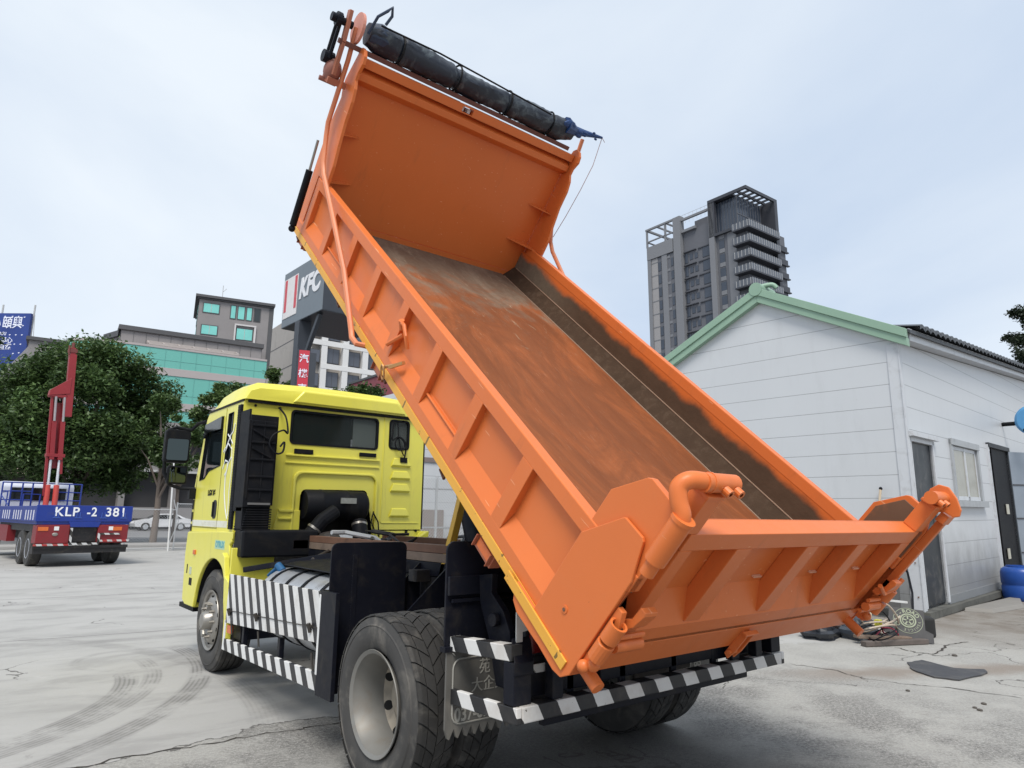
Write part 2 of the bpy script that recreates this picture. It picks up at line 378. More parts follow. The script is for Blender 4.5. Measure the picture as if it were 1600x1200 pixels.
# ------------------------------------------------------------------ ground and road
def ground_mat():
    t = NT('yard_concrete'); x = t.sep()
    base = t.mix(t.noise(.7, 8, .6), (.32, .315, .30), (.45, .442, .426))
    sw = t.noise(1.3, 9, .68, stretch=(.6, 1.5, 1), dist=.5)
    base = t.mix(t.math('MULTIPLY', t.ramp(sw, .45, .66), .5), base, (.23, .225, .217))
    fine = t.noise(45, 5, .7)
    base = t.mix(t.math('MULTIPLY', t.ramp(fine, .35, .75), .18), base, (.30, .29, .28))
    base = t.mix(t.math('MULTIPLY', t.ramp(t.noise(1.9, 8, .7, dist=.9), .56, .74), .25), base, (.56, .55, .53))
    # worn exposed-aggregate zone near the camera
    edge = t.math('ADD', x[1], t.math('MULTIPLY', t.math('SUBTRACT', t.noise(.9, 6, .6), .5), 1.3))
    edge = t.math('SUBTRACT', edge, t.math('MULTIPLY', t.math('MAXIMUM', t.math('SUBTRACT', x[0], 1.0), 0), -.10))
    edge = t.math('ADD', edge, t.math('MULTIPLY', t.math('SUBTRACT', t.noise(9, 5, .6), .5), .12))
    zone = t.math('SUBTRACT', 1.0, t.ramp(edge, 1.52, 1.56))
    agg = t.mix(t.ramp(t.noise(38, 3, .8), .35, .68), (.12, .115, .108), (.34, .33, .31))
    vo = t.node('ShaderNodeTexVoronoi'); t.l.new(t.tc, vo.inputs['Vector']); vo.inputs['Scale'].default_value = 55
    agg = t.mix(t.math('MULTIPLY', t.math('LESS_THAN', vo.outputs['Distance'], .22), .55), agg, (.56, .54, .50))
    agg = t.mix(t.math('MULTIPLY', t.ramp(t.noise(1.2, 7, .65), .42, .62), .6), agg, (.44, .43, .40))
    rightness = t.ramp(x[0], 2.4, 4.6)
    agg = t.mix(t.math('MULTIPLY', rightness, .62), agg, t.mix(t.noise(30, 5, .7), (.27, .262, .245), (.50, .488, .455)))
    # oil stain and the truck's soft shadow, painted together into the ground colour
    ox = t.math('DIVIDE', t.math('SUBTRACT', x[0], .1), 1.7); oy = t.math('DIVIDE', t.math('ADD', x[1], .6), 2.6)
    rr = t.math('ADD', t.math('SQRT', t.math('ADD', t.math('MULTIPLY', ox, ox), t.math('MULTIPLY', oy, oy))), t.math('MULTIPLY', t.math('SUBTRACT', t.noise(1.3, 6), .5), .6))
    oil_shadow = t.math('MULTIPLY', t.math('SUBTRACT', 1.0, t.ramp(rr, .45, 1.25)), .8)
    agg = t.mix(oil_shadow, agg, (.05, .048, .046))
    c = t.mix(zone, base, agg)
    # crack along the slab edge
    ck = t.math('LESS_THAN', t.math('ABSOLUTE', t.math('SUBTRACT', edge, 1.545)), .012)
    ck = t.math('MULTIPLY', ck, t.math('LESS_THAN', x[0], 1.5))
    # expansion joints and random cracks
    j1 = t.math('LESS_THAN', t.math('ABSOLUTE', t.math('SUBTRACT', t.math('ADD', x[1], t.math('MULTIPLY', x[0], .12)), 6.6)), .012)
    j2 = t.math('LESS_THAN', t.math('ABSOLUTE', t.math('SUBTRACT', t.math('ADD', x[1], t.math('MULTIPLY', x[0], .10)), 11.6)), .02)
    wob = t.node('ShaderNodeVectorMath', operation='ADD'); t.l.new(t.tc, wob.inputs[0])
    nn = t.node('ShaderNodeTexNoise'); t.l.new(t.tc, nn.inputs['Vector']); nn.inputs['Scale'].default_value = 1.4; nn.inputs['Detail'].default_value = 5
    t.l.new(nn.outputs['Color'], wob.inputs[1])
    v2 = t.node('ShaderNodeTexVoronoi', feature='DISTANCE_TO_EDGE'); t.l.new(wob.outputs[0], v2.inputs['Vector']); v2.inputs['Scale'].default_value = .42
    vc = t.math('MULTIPLY', t.math('LESS_THAN', v2.outputs['Distance'], .004), t.math('GREATER_THAN', t.math('ADD', t.noise(.5, 3), t.math('MULTIPLY', t.ramp(x[0], 3, 4.5), .06)), .56))
    c = t.mix(t.math('MULTIPLY', t.math('MAXIMUM', ck, t.math('MAXIMUM', vc, t.math('MAXIMUM', j1, j2))), .75), c, (.05, .045, .04))
    # tyre scrub arcs
    def ring(cx, cy, r, w, amt, x0=-99, x1=99, y0=-99, y1=99):
        dx = t.math('SUBTRACT', x[0], cx); dy = t.math('SUBTRACT', x[1], cy)
        d = t.math('SQRT', t.math('ADD', t.math('MULTIPLY', dx, dx), t.math('MULTIPLY', dy, dy)))
        k = t.math('SUBTRACT', 1.0, t.ramp(t.math('ABSOLUTE', t.math('SUBTRACT', d, r)), w*.6, w))
        ln = t.ramp(t.math('SINE', t.math('MULTIPLY', d, 160)), -.5, .9)
        k = t.math('MULTIPLY', k, t.math('ADD', t.math('MULTIPLY', ln, .45), .55))
        k = t.math('MULTIPLY', k, t.ramp(t.noise(2.2, 7, .7), .34, .58))
        for s_, lim, hi in ((x[0], x0, x1), (x[1], y0, y1)):
            k = t.math('MULTIPLY', k, t.math('MULTIPLY', t.ramp(s_, lim, lim+.4), t.math('SUBTRACT', 1.0, t.ramp(s_, hi-.4, hi))))
        return t.math('MULTIPLY', k, amt)
    marks = [ring(-4.2, 4.3, 2.42, .12, .7, y0=.9, y1=4.3, x0=-4), ring(-4.9, 4.9, 3.9, .13, .7, y0=1.2, y1=5.6, x0=-4), ring(-4.5, 4.6, 3.0, .1, .55, y0=1.2, y1=5.0, x0=-4),
             ring(-1.0, 9.5, 3.3, .14, .35, y1=9), ring(-6.5, 3.3, 5.5, .16, .3, y0=1.5, y1=8), ring(-1.5, 4.9, .62, .06, .3), ring(2, 18, 9, .2, .25, y1=14)]
    mk = marks[0]
    for k in marks[1:]: mk = t.math('MAXIMUM', mk, k)
    c = t.mix(mk, c, (.11, .105, .10))
    # mud and grime by the shed
    gx = t.ramp(x[0], 6.5, 9.5)
    c = t.mix(t.math('MULTIPLY', gx, t.math('ADD', .55, t.math('MULTIPLY', t.ramp(t.noise(1.4, 7, .65), .4, .6), .4))), c, (.17, .145, .12))
    my = t.math('ABSOLUTE', t.math('SUBTRACT', t.math('ADD', x[1], t.math('MULTIPLY', x[0], .55)), 2.15))
    mud = t.math('MULTIPLY', t.math('SUBTRACT', 1.0, t.ramp(t.math('ADD', my, t.math('MULTIPLY', t.math('SUBTRACT', t.noise(2.5, 6), .5), .5)), .05, .42)), t.ramp(x[0], 3.2, 4.4))
    c = t.mix(t.math('MULTIPLY', mud, .7), c, (.21, .165, .13))
    # drip stains
    c = t.mix(t.math('MULTIPLY', t.ramp(t.noise(3.1, 7, .7, dist=.5), .62, .72), .45), c, (.22, .21, .20))
    # tarmac beyond the fence
    rd = t.ramp(x[1], 33.5, 33.7)
    c = t.mix(rd, c, t.mix(t.noise(.6, 7), (.15, .15, .155), (.23, .23, .235)))
    ml = t.math('LESS_THAN', t.math('ABSOLUTE', t.math('SUBTRACT', x[1], 47)), .12)
    c = t.mix(t.math('MULTIPLY', ml, .8), c, (.6, .6, .58))
    t.col(c); t.rough(t.math('ADD', .62, t.math('MULTIPLY', t.noise(3, 4), .3)))
    h = t.math('ADD', t.math('MULTIPLY', t.noise(70, 4, .8), t.math('ADD', .25, zone)), t.math('MULTIPLY', t.noise(5, 6), .8))
    h = t.math('SUBTRACT', h, t.math('MULTIPLY', t.math('MAXIMUM', ck, vc), 1.5))
    t.bump(h, .55, .012)
    return t.m
g = G()
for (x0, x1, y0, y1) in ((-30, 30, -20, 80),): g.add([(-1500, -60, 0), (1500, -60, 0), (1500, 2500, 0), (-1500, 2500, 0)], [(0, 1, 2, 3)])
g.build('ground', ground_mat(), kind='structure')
# pavement strip with kerb along the road
g = G(); g.box(-40, 60, 31.5, 33.4, .004, .13)
g.build('pavement', M('paving', (.34, .33, .32), .8, var=.2, vs=3, bump=.3), bevel=.02, kind='structure')

CR = [[(6.23, 0.18), (6.07, -0.1), (6.17, -0.28), (6.99, -0.14), (7.51, -0.23)], [(4.16, 0.46), (4.25, 0.03), (4.13, -0.35), (4.19, -0.7), (4.39, -1.03), (4.51, -1.61)], [(7.2, -0.4), (6.01, -0.96), (5.58, -1.33)]]
def crack(pts, w, seed):
    rnd = random.Random(seed); P = []
    for (a, b) in zip(pts, pts[1:]):
        for k in range(7):
            t_ = k/7; P.append((a[0]+(b[0]-a[0])*t_+rnd.uniform(-.03, .03), a[1]+(b[1]-a[1])*t_+rnd.uniform(-.03, .03)))
    P.append(pts[-1]); vs = []; n = len(P)
    for i, p in enumerate(P):
        a = P[max(0, i-1)]; b = P[min(n-1, i+1)]; d = Vector((b[0]-a[0], b[1]-a[1])).normalized(); q = w*rnd.uniform(.25, 1)*(1 if 0 < i < n-1 else .1)
        vs += [(p[0]-d.y*q, p[1]+d.x*q, .004), (p[0]+d.y*q*rnd.uniform(.3, 1), p[1]-d.x*q, .004)]
    g = G(); g.add(vs, [(2*i, 2*i+1, 2*i+3, 2*i+2) for i in range(n-1)])
    g.build('pavement_crack', M('crack_dark', (.045, .038, .032), .95, var=.4, vs=9), kind='structure')
crack(CR[0], .016, 1); crack(CR[1], .011, 2); crack([(-2.7, 1.47), (-2.3, 1.53), (-1.7, 1.50), (-1.2, 1.46), (-.8, 1.42), (-.4, 1.30)], .011, 4)
# ------------------------------------------------------------------ the dump truck
TR = empty('dump_truck', (0, 2, 0), label='yellow and orange tipper truck with its orange bed raised high', cat='dump truck')
TR.location = (0, 0, 0)
TH = 0.72553
MBED = Matrix(((1, 0, 0, 0), (0, cos(TH), -sin(TH), -1.62), (0, sin(TH), cos(TH), .92229), (0, 0, 0, 1)))
def B(x, u, v): return MBED @ Vector((x, u, v))

def side_wall(sg):
    # coordinates: x across, u along the bed from its rear edge, v up from its underside
    g = G()
    xi, xp, xo = 1.165, 1.186, 1.23
    def bx(a, b, *r):
        lo, hi = sorted((sg*a, sg*b)); g.box(lo, hi, *r)
    g.m = 1; bx(xi, xi+.008, .03, 4.74, .19, .50); g.m = 0
    bx(xi+.0085, xp, .03, 4.72, .10, .50)
    w = g.build('side_wall', [MO, MIW], TR, mw=MBED)
    g = G(); g.box(*sorted((sg*(xi-.002), sg*xo)), .0, 4.66, .497, .580); g.build('top_rail', MO, w, bevel=.006)
    g = G()
    P = [(sg*(xp-.004), .225), (sg*xo, .122), (sg*xo, .057), (sg*(xp-.02), .057)]
    g.prism([(a, b) for a, b in P], 'y', .06, 4.84); g.build('sill_ledge', MO, w, bevel=.003)
    for k in range(8):
        g = G(); u = .764+.5414*k
        q = [(sg*(xp-.004), .23), (sg*xo, .124), (sg*xo, .500), (sg*(xp-.004), .500)]
        g.prism(q, 'y', u, u+.098); g.build('stake', MO, w, bevel=.003)
    g = G()
    for k in (1, 5):
        u = .764+.5414*k; g.tube([(sg*1.205, u+.098, .205), (sg*1.205, u+.5414, .205)], .008, 6)
    g.build_each('rod', MO, w)
    # rear corner plate and the taller ear plate
    g = G()
    g.prism([(.33, .115), (.33, .51), (.195, .712), (.185, .722), (.07, .722), (.058, .712), (.004, .55), (.0, .02), (.03, -.03), (.08, -.045), (.21, -.042), (.24, -.045), (.40, -.052), (.455, -.03), (.485, .02), (.49, .056), (.33, .057)], 'x', *sorted((sg*1.231, sg*1.246)))
    g.build('corner_plate', MO, w, bevel=.004)
    g = G(); g.m = 0
    poly = [(.335, .50), (.33, .745), (.21, .905), (.19, .915), (.06, .905), (.045, .895), (-.0, .80), (.0, .50)]
    g.prism(poly, 'x', *sorted((sg*1.19, sg*1.225)))
    g.m = 1
    g.prism([(.31, .48), (.305, .735), (.20, .88), (.06, .87), (.01, .78), (.01, .48)], 'x', *sorted((sg*1.184, sg*1.1895)))
    g.build('ear_plate', [MO, M('smeared_steel', (.15, .085, .05), .5, var=.3, grime=(.62, .17, .05), ga=.6, gs=2.5)], w, bevel=.004)
    g = G(); g.tube([(sg*1.246, .19, .20), (sg*1.250, .19, .20)], .018, 14); g.m = 1; g.tube([(sg*1.25, .19, .20), (sg*1.253, .19, .20)], .008, 10); g.build('bolt_boss', [MO, MRUST], w)
    # sprung retaining hooks
    g = G(); a = sg*1.225
    g.tube([(a, 2.40, .36), (a+sg*.03, 2.36, .40), (a+sg*.04, 2.30, .41), (a+sg*.04, 2.23, .37), (a+sg*.01, 2.20, .30)], .013, 8)
    g.tube([(a, 2.33, .33), (a+sg*.03, 2.42, .20)], .016, 8); g.tube([(a, 2.37, .35), (a+sg*.03, 2.37, .41)], .02, 8)
    g.build('hook', MO, w, smooth=True)
    g = G()
    g.bar((a+sg*.02, 2.16, .22), (a+sg*.05, 2.24, .13), .03, .02); g.tube([(a+sg*.03, 2.20, .18), (a+sg*.045, 2.30, .10), (a+sg*.04, 2.33, .06)], .01, 8)
    g.tube([(a+sg*.045+.018*cos(q), 2.31+.03*sin(q), .05-.05*cos(q)) for q in [i*2*pi/14 for i in range(14)]], .006, 6, closed=True)
    g.build('catch', M('brass_catch', (.55, .30, .12), .4, metal=.4), w, smooth=True)
    return w
WL = side_wall(-1); WR = side_wall(1)

# floor with welded corner fillets, cross members and yellow edge angle
g = G()
g.m = 0; g.box(-1.06, 1.06, .0, 4.76, .165, .18)
g.m = 2
for s in (-1, 1):
    q = [(s*1.06, .165), (s*1.06, .18), (s*1.164, .30), (s*1.164, .28)]
    g.prism(q, 'y', .02, 4.74)
g.m = 1
for s in (-1, 1):
    g.tube([(s*1.06, .05, .182), (s*1.06, 4.7, .182)], .006, 5); g.tube([(s*1.162, .05, .302), (s*1.162, 4.7, .302)], .005, 5)
FL = g.build('bed_floor', [MFL, M('weld_bead', (.30, .20, .14), .5), M('caked_corner', (.060, .038, .025), .85, var=.3, vs=7, grime=(.12, .085, .06), ga=.4, gs=14, bump=.5, spec=.1)], TR, mw=MBED)
for s in (-1, 1):
    g = G()
    a, b = sorted((s*1.215, s*1.233)); g.box(a, b, .03, 4.86, .0, .0555)
    a, b = sorted((s*1.2465, s*1.256)); g.box(a, b, .04, .56, .004, .0545)
    a, b = sorted((s*1.12, s*1.2145)); g.box(a, b, .03, 4.86, .0, .012)
    g.build('edge_angle', MY2, FL, bevel=.002)
for k in range(9):
    g = G(); u = .35+.53*k; g.box(-1.10, 1.10, u, u+.08, .013, .162); g.build('cross_member', MO, FL)
for s in (-1, 1):
    g = G(); a, b = sorted((s*.36, s*.46)); g.box(a, b, .30, 4.6, -.20, .0125); g.build('bed_beam', MBM, FL, bevel=.004)
for u in (4.86, 3.55, 2.45, 1.45):      # rope hooks hanging under the edge
    g = G(); a = -1.14; 
    g.tube([(a, u, .0), (a-.03, u, -.06), (a-.03, u-.06, -.07), (a-.03, u-.06, -.03)], .011, 7); g.build('rope_hook', M('hook_brown', (.14, .045, .025), .5), FL)
    g = G(); g.tube([(-a, u, .0), (-a+.03, u, -.06), (-a+.03, u-.06, -.07), (-a+.03, u-.06, -.03)], .011, 7); g.build('rope_hook', MATS['hook_brown'], FL)
for (u, a) in ((4.78, -1.12), (2.58, -1.14), (.86, -1.17)):
    g = G(); g.m = 0; g.box(a-.035, a+.035, u-.14, u+.03, -.10, -.012); g.m = 1; g.box(a-.042, a-.0355, u-.12, u+.01, -.082, -.03); g.m = 0
    g.box(a-.06, a-.036, u-.13, u-.125, -.095, -.02); g.box(a-.06, a-.036, u+.02, u+.026, -.095, -.02)
    g.build('side_lamp', [M('lamp_body', (.42, .13, .07), .4, var=.2), MAMB], FL, bevel=.004)

# rear sill of the bed
g = G()
g.prism([(.0, .158), (.09, .158), (.09, -.03), (.035, -.035), (.012, -.0)], 'x', -1.229, 1.229)
SI = g.build('rear_sill', MO, TR, mw=MBED, bevel=.004)
for xx in (-.03,):
    g = G()
    g.prism([(-.03, .12), (.01, .12), (.01, -.05), (-.02, -.06), (-.03, -.0)], 'x', xx-.035, xx-.022)
    g.prism([(-.03, .12), (.01, .12), (.01, -.05), (-.02, -.06), (-.03, -.0)], 'x', xx+.022, xx+.035)
    g.box(xx-.06, xx+.06, -.035, -.01, .122, .134); g.tube([(xx-.05, -.01, -.02), (xx+.05, -.01, -.02)], .012, 8)
    g.build('latch', MO, SI, bevel=.002)

# headboard
g = G()
g.m = 0; g.box(-1.19, 1.19, 4.752, 4.765, .24, 1.60)
g.box(-1.19, 1.19, 4.775, 4.85, .0, .24)
g.box(-1.16, 1.16, 4.745, 4.7515, .185, .235)
HB = g.build('headboard', MO, TR, mw=MBED)
g = G()
sx0, sx1 = -.205, -.085
for a, b in ((-1.188, sx0), (sx1, 1.188)):
    g.box(a, b, 4.665, 4.751, 1.553, 1.625)
g.box(sx0, sx1, 4.665, 4.751, 1.553, 1.562); g.box(sx0, sx1, 4.665, 4.751, 1.61, 1.625)
g.prism([(4.751, 1.40), (4.672, 1.45), (4.672, 1.505), (4.751, 1.552)], 'x', -1.186, 1.186)
g.build('stiffening_channel', MO, HB, bevel=.003)
g = G(); g.box(sx0+.004, sx0+.03, 4.69, 4.745, 1.565, 1.61); g.box(sx1-.05, sx1-.02, 4.69, 4.745, 1.565, 1.60); g.build('slot_bracket', M('light_steel', (.6, .62, .64), .5), HB)
for s in (-1, 1):
    g = G()
    P = [(4.85, .0), (4.86, .9), (4.855, 1.0), (4.80, 1.25), (4.845, 1.33), (4.845, 1.40), (4.75, 1.62), (4.74, 1.66), (4.70, 1.69), (4.64, 1.68), (4.60, 1.64), (4.585, 1.58), (4.62, 1.50), (4.62, 1.44), (4.575, 1.38), (4.545, 1.28), (4.54, 1.10), (4.50, .90), (4.46, .75), (4.455, .583), (4.70, .583), (4.70, .0)]
    g.prism(P, 'x', *sorted((s*1.195, s*1.222)))
    g.build('wing_plate', MO, HB, bevel=.003)
    g = G()
    g.prism([(s*.97, 4.751), (s*1.193, 4.751), (s*1.193, 4.60)], 'z', .99, 1.0)
    g.prism([(s*.90, 4.751), (s*1.193, 4.751), (s*1.193, 4.56)], 'z', .575, .585)
    g.build_each('gusset', MO, HB)
g = G(); g.box(-1.41, 1.12, 4.72, 4.76, 1.64, 1.68); g.build('tarp_beam', M('maroon_bar', (.16, .06, .045), .5, var=.2), HB, bevel=.003)
# tarp motor, chain and gearbox on the left
g = G()
g.bar((-1.37, 4.74, 1.66), (-1.37, 4.80, 1.90), .03, .06); g.bar((-1.37, 4.74, 1.66), (-1.37, 4.72, 1.40), .03, .05)
g.bar((-1.24, 4.80, 1.35), (-1.40, 4.80, 1.35), .16, .05)
g.build('winch_bracket', M('winch_paint', (.40, .14, .08), .5, var=.2), HB, bevel=.003)
g = G(); g.lathe([(-.012, 0.001), (-.012, .125), (.012, .125), (.012, .001)], (-1.27, 4.80, 1.80), 'x', 28); g.build('reel_flange', M('flange_pink', (.62, .26, .19), .5), HB)
g = G(); g.lathe([(-.1, .001), (-.1, .035), (-.06, .035), (-.06, .055), (-.02, .055), (-.02, .03), (.08, .03), (.08, .001)], (-1.40, 4.80, 1.80), 'x', 16)
g.tube([(-1.42, 4.88, 1.80), (-1.42, 4.87, 1.55)], .016, 6); g.tube([(-1.42, 4.80, 1.84), (-1.42, 4.79, 1.50)], .016, 6)
g.lathe([(-.05, .001), (-.05, .05), (.04, .05), (.04, .001)], (-1.41, 4.84, 1.50), 'x', 16)
for i in range(14): g.box(-1.43, -1.41, 4.865, 4.885, 1.54+i*.018, 1.549+i*.018)
g.build('chain_drive', MBM, HB, bevel=.002)
g = G(); g.sphere((-1.36, 4.80, 1.42), .075, 12, 8, (1, 1, 1.3)); g.tube([(-1.44, 4.82, 1.33), (-1.30, 4.80, 1.33)], .02, 8); g.build('gearbox', M('gearbox_rust', (.30, .12, .09), .5, var=.4, vs=15), HB, smooth=True)

# tarpaulin roll
g = G(); n = 70; seg = 18; random.seed(3)
vs = []
for i in range(n+1):
    f = i/n; x = -1.20+2.30*f
    sag = -.018*sin(pi*f)
    strap = min(abs(f-q) for q in (.13, .38, .63, .86))
    R0 = .100*(1+.08*sin(f*9)+.04*random.uniform(-1, 1))*(.86 if strap < .012 else 1)*(.85 if f < .02 else 1)
    if f > .93: R0 *= 1-(f-.93)*6
    for k in range(seg):
        a = 2*pi*k/seg; rr = R0*(1+.05*sin(3*a+f*14)+.03*sin(7*a+f*30)+random.uniform(-.012, .012))
        vs.append((x, 4.77+rr*cos(a), 1.805+sag+rr*sin(a)*(1.12 if sin(a) < 0 else 1)))
fs = [(i*seg+k, i*seg+(k+1) % seg, (i+1)*seg+(k+1) % seg, (i+1)*seg+k) for i in range(n) for k in range(seg)]+[tuple(range(seg)), tuple(range(n*seg, (n+1)*seg))]
g.add(vs, fs)
TP = g.build('tarp_roll', MTARP, TR, mw=MBED, smooth=True)
g = G()
for f in (.13, .38, .63, .86):
    x = -1.20+2.30*f; g.tube([(x, 4.77+.104*cos(a), 1.79+.112*sin(a)) for a in [i*2*pi/20 for i in range(20)]], .009, 5, closed=True)
g.tube([(-1.15, 4.66, 1.90), (-.6, 4.65, 1.915), (0, 4.65, 1.90), (.7, 4.66, 1.88)], .008, 5)
g.build('strap', MB, TP)
g = G(); random.seed(5)
pts = [((.95, 4.72, 1.85), .085), ((1.1, 4.74, 1.84), .05), ((1.22, 4.75, 1.86), .035), ((1.34, 4.75, 1.88), .024), ((1.47, 4.75, 1.90), .012)]
g.tube([p for p, q in pts], [q for p, q in pts], 9)
for p, q in pts[:4]:
    for _ in range(3): g.sphere((p[0]+random.uniform(-.05, .05), p[1]-.04, p[2]+random.uniform(-.03, .03)), q*.6, 7, 5, (1.4, .5, .8))
g.build('tarp_end', MTB, TP)
g = G(); g.tube([(-1.22, 4.69, 1.80), (-1.20, 4.66, 1.95), (-1.14, 4.66, 2.02), (-1.11, 4.67, 2.06), (-1.09, 4.67, 2.0), (-1.12, 4.66, 1.92)], .012, 6)
g.tube([(-1.19, 4.77, 1.80), (-1.10, 4.77, 1.81), (-1.02, 4.77, 1.80)], [.085, .108, .10], 14)
g.build('tarp_loop', M('tarp_folds', (.02, .035, .07), .4, var=.5, vs=9, bump=.5), TP)
g = G(); g.tube([(1.47, 4.75, 1.90), (1.42, 4.62, 1.62), (1.36, 4.55, 1.35), (1.30, 4.50, 1.05), (1.27, 4.50, .8)], .0035, 4); g.tube([(1.47, 4.75, 1.9), (1.53, 4.75, 1.87)], .003, 4)
g.build('rope', M('rope', (.35, .22, .20), .8), TP)

# tarp arms
for s in (-1, 1):
    g = G(); a = s*1.285
    g.tube([(s*1.20, 2.745, .0), (a, 2.76, -.005), (a, 2.86, -.012), (a, 2.91, .02), (a, 3.375, .27), (a, 4.02, .52), (a, 4.42, .67), (a, 4.52, .74), (a, 4.66, .93), (a, 4.72, 1.03), (a, 4.745, 1.55), (a, 4.80, 1.80)], .021, 8)
    g.build('tarp_arm', M('arm_orange', (.66, .22, .10), .45, var=.15), TR, mw=MBED, smooth=True)
    g = G(); a = s*1.31
    g.tube([(a, 4.66, .10), (a, 4.70, .60)], .030, 10); g.m = 1; g.tube([(a, 4.70, .60), (a, 4.74, .86)], .012, 8); g.m = 0
    g.sphere((a, 4.655, .07), .032, 8, 6)
    g.build('gas_strut', [MB, MCH], TR, mw=MBED, smooth=True)

# tailgate
g = G()
g.m = 0
g.box(-1.08, 1.10, .085, .095, .165, .80)
g.box(-1.08, 1.10, .0, .096, .712, .800)                      # top rail
g.prism([(.0, .165), (.0, .255), (.086, .405), (.094, .405), (.094, .165)], 'x', -1.08, 1.10)
g.box(-1.08, -1.0, .0, .0845, .25, .711); g.box(.985, 1.10, .0, .0845, .25, .711)
TG = g.build('tailgate', MO, TR, mw=MBED, bevel=.0035)
g = G(); g.box(-1.06, 1.08, .0962, .100, .19, .78); g.build('inner_skin', MIW, TG)
for xx in (-.625, -.03, .50):
    g = G(); g.box(xx-.057, xx+.057, .0, .0845, .27, .711); g.build('rib', MO, TG, bevel=.003)
for xx in (-.2, .35, .86):
    g = G(); g.box(xx, xx+.07, .07, .084, .44, .448); g.build('grip_slot', M('pale_steel', (.72, .42, .28), .4), TG)
for s in (-1, 1):
    g = G(); a, b = sorted((s*1.04, s*1.135)); g.box(a, b, .0, .085, .801, .985); g.box(*sorted((s*1.03, s*1.14)), -.004, .09, .972, .992)
    g.build('end_post', MO, TG, bevel=.004)
    g = G()
    g.tube([(s*.97, .035, 1.03), (s*1.17, .035, 1.03)], .038, 16)
    g.build('pivot_pin', MO, TG, smooth=True)
    for q in (1.0, 1.07):
        g = G(); g.lathe([(-.015, .009), (-.015, .018), (.015, .018), (.015, .009)], (s*q, -.018, 1.03), 'y', 12); g.build('pin_nut', MO, TG)
    # lower locking gear
    g = G()
    g.prism([(-.03, .20), (-.06, .26), (-.065, .33), (-.03, .42), (.0, .42), (.0, .10), (-.03, .10), (-.06, .15)], 'x', *sorted((s*1.20, s*1.23)))
    g.tube([(s*1.235, -.05, .185), (s*1.235, -.05, .275)], .038, 16)
    g.build('lock_lug', MO, TG, bevel=.003)
    g = G(); g.lathe([(.0, .028), (.0, .038), (.085, .038), (.085, .028)], (s*1.235, -.05, .292), 'z', 18, closed=True); g.build('lock_tube', MO, TG, smooth=True)
    g = G(); g.lathe([(.0, .001), (.0, .027), (.07, .027)], (s*1.235, -.05, .292), 'z', 12); g.build('tube_bore', M('bore_dark', (.06, .02, .012), .7), TG)
    g = G(); g.tube([(s*1.03, -.06, .255), (s*1.19, -.06, .255)], .026, 10); g.tube([(s*1.03, -.05, .212), (s*1.18, -.05, .212)], .013, 8); g.tube([(s*1.03, -.05, .296), (s*1.18, -.05, .296)], .012, 8); g.build('lock_rod', MO, TG, smooth=True)
    g = G(); g.tube([(s*1.17, .02, .05), (s*1.17, -.10, .05)], .030, 14); g.build('stop_pin', MO, TG, smooth=True)
    g = G(); g.prism([(-.012, .36), (-.05, .40), (-.055, .47), (-.085, .47), (-.09, .455), (-.075, .38), (-.045, .33), (-.012, .33)], 'x', *sorted((s*1.10, s*1.18))); g.build('hook_plate', MO, TG, bevel=.003)
    g = G(); g.sphere((s*1.245, -.03, .115), .028, 10, 8); g.sphere((s*1.22, -.05, .14), .028, 10, 8); g.build('ball_stop', MO, TG, smooth=True)
# left: sleeve with elbow; right: hinge lobe
for s in (-1, 1):
  if s < 0:
    g = G(); g.tube([(s*1.25, -.03, .70), (s*1.25, -.03, .905)], .043, 20); g.tube([(s*1.25, -.032, .635), (s*1.25, -.03, .70)], .030, 14)
    g.tube([(s*1.25, -.03, .895), (s*1.25, -.03, .912)], .047, 20)
    g.build('hinge_sleeve', MO, TG, smooth=True)
    g = G()
    g.tube(spath([(-1.12, .035, 1.03), (-1.17, .04, 1.032), (-1.225, .055, 1.02), (-1.255, .055, .985), (-1.257, .02, .945), (-1.25, -.015, .915), (-1.25, -.03, .88)], 6), .034, 18); g.tube([(-1.125, .035, 1.03), (-1.135, .036, 1.03)], .041, 16); g.build('elbow_pipe', MO, TG, smooth=True)
  else:
    g = G(); g.prism([(.10, .95), (.12, 1.03), (.10, 1.08), (.05, 1.10), (-.02, 1.075), (-.075, 1.035), (-.09, 1.0), (-.07, .975), (-.02, .97), (.03, .93)], 'x', 1.145, 1.165); g.build('hinge_lobe', MO, TG, bevel=.004)
    g = G(); g.box(1.20, 1.235, -.045, -.0, .30, .95); g.box(1.16, 1.25, -.05, .0, .90, .96); g.build('side_bar', MO, TG, bevel=.004)
    g = G(); g.tube([(1.02, -.05, .42), (1.10, -.07, .37), (1.2, -.07, .40), (1.24, -.06, .47)], .014, 8); g.build('lever', MO, TG, smooth=True)

# ------------------------------------------------------------------ chassis
g = G()
for s in (-1, 1):
    a, b = sorted((s*.36, s*.44)); g.box(a, b, -1.1, 5.0, .88, 1.13); g.box(*sorted((s*.30, s*.355)), -1.1, 5.0, .88, .90)
for y in (-1.0, -.3, .5, 1.3, 2.2, 3.2): g.box(-.3595, .3595, y, y+.1, .92, 1.08)
CH = g.build('chassis_frame', MDK, TR, bevel=.006)
g = G()
for s in (-1, 1):
    a, b = sorted((s*.37, s*.45)); g.box(a, b, -.8, 3.05, 1.135, 1.235)
g.build('subframe', MBM, TR, bevel=.004)
g = G()
for s in (-1, 1):
    a, b = sorted((s*.37, s*.455)); g.box(a, b, -.2, 3.0, 1.305, 1.365); g.m = 1; g.box(a, b, -.2, 3.0, 1.238, 1.302); g.m = 0
g.build('bed_rest', [MRUST, MWOOD], TR, bevel=.003)
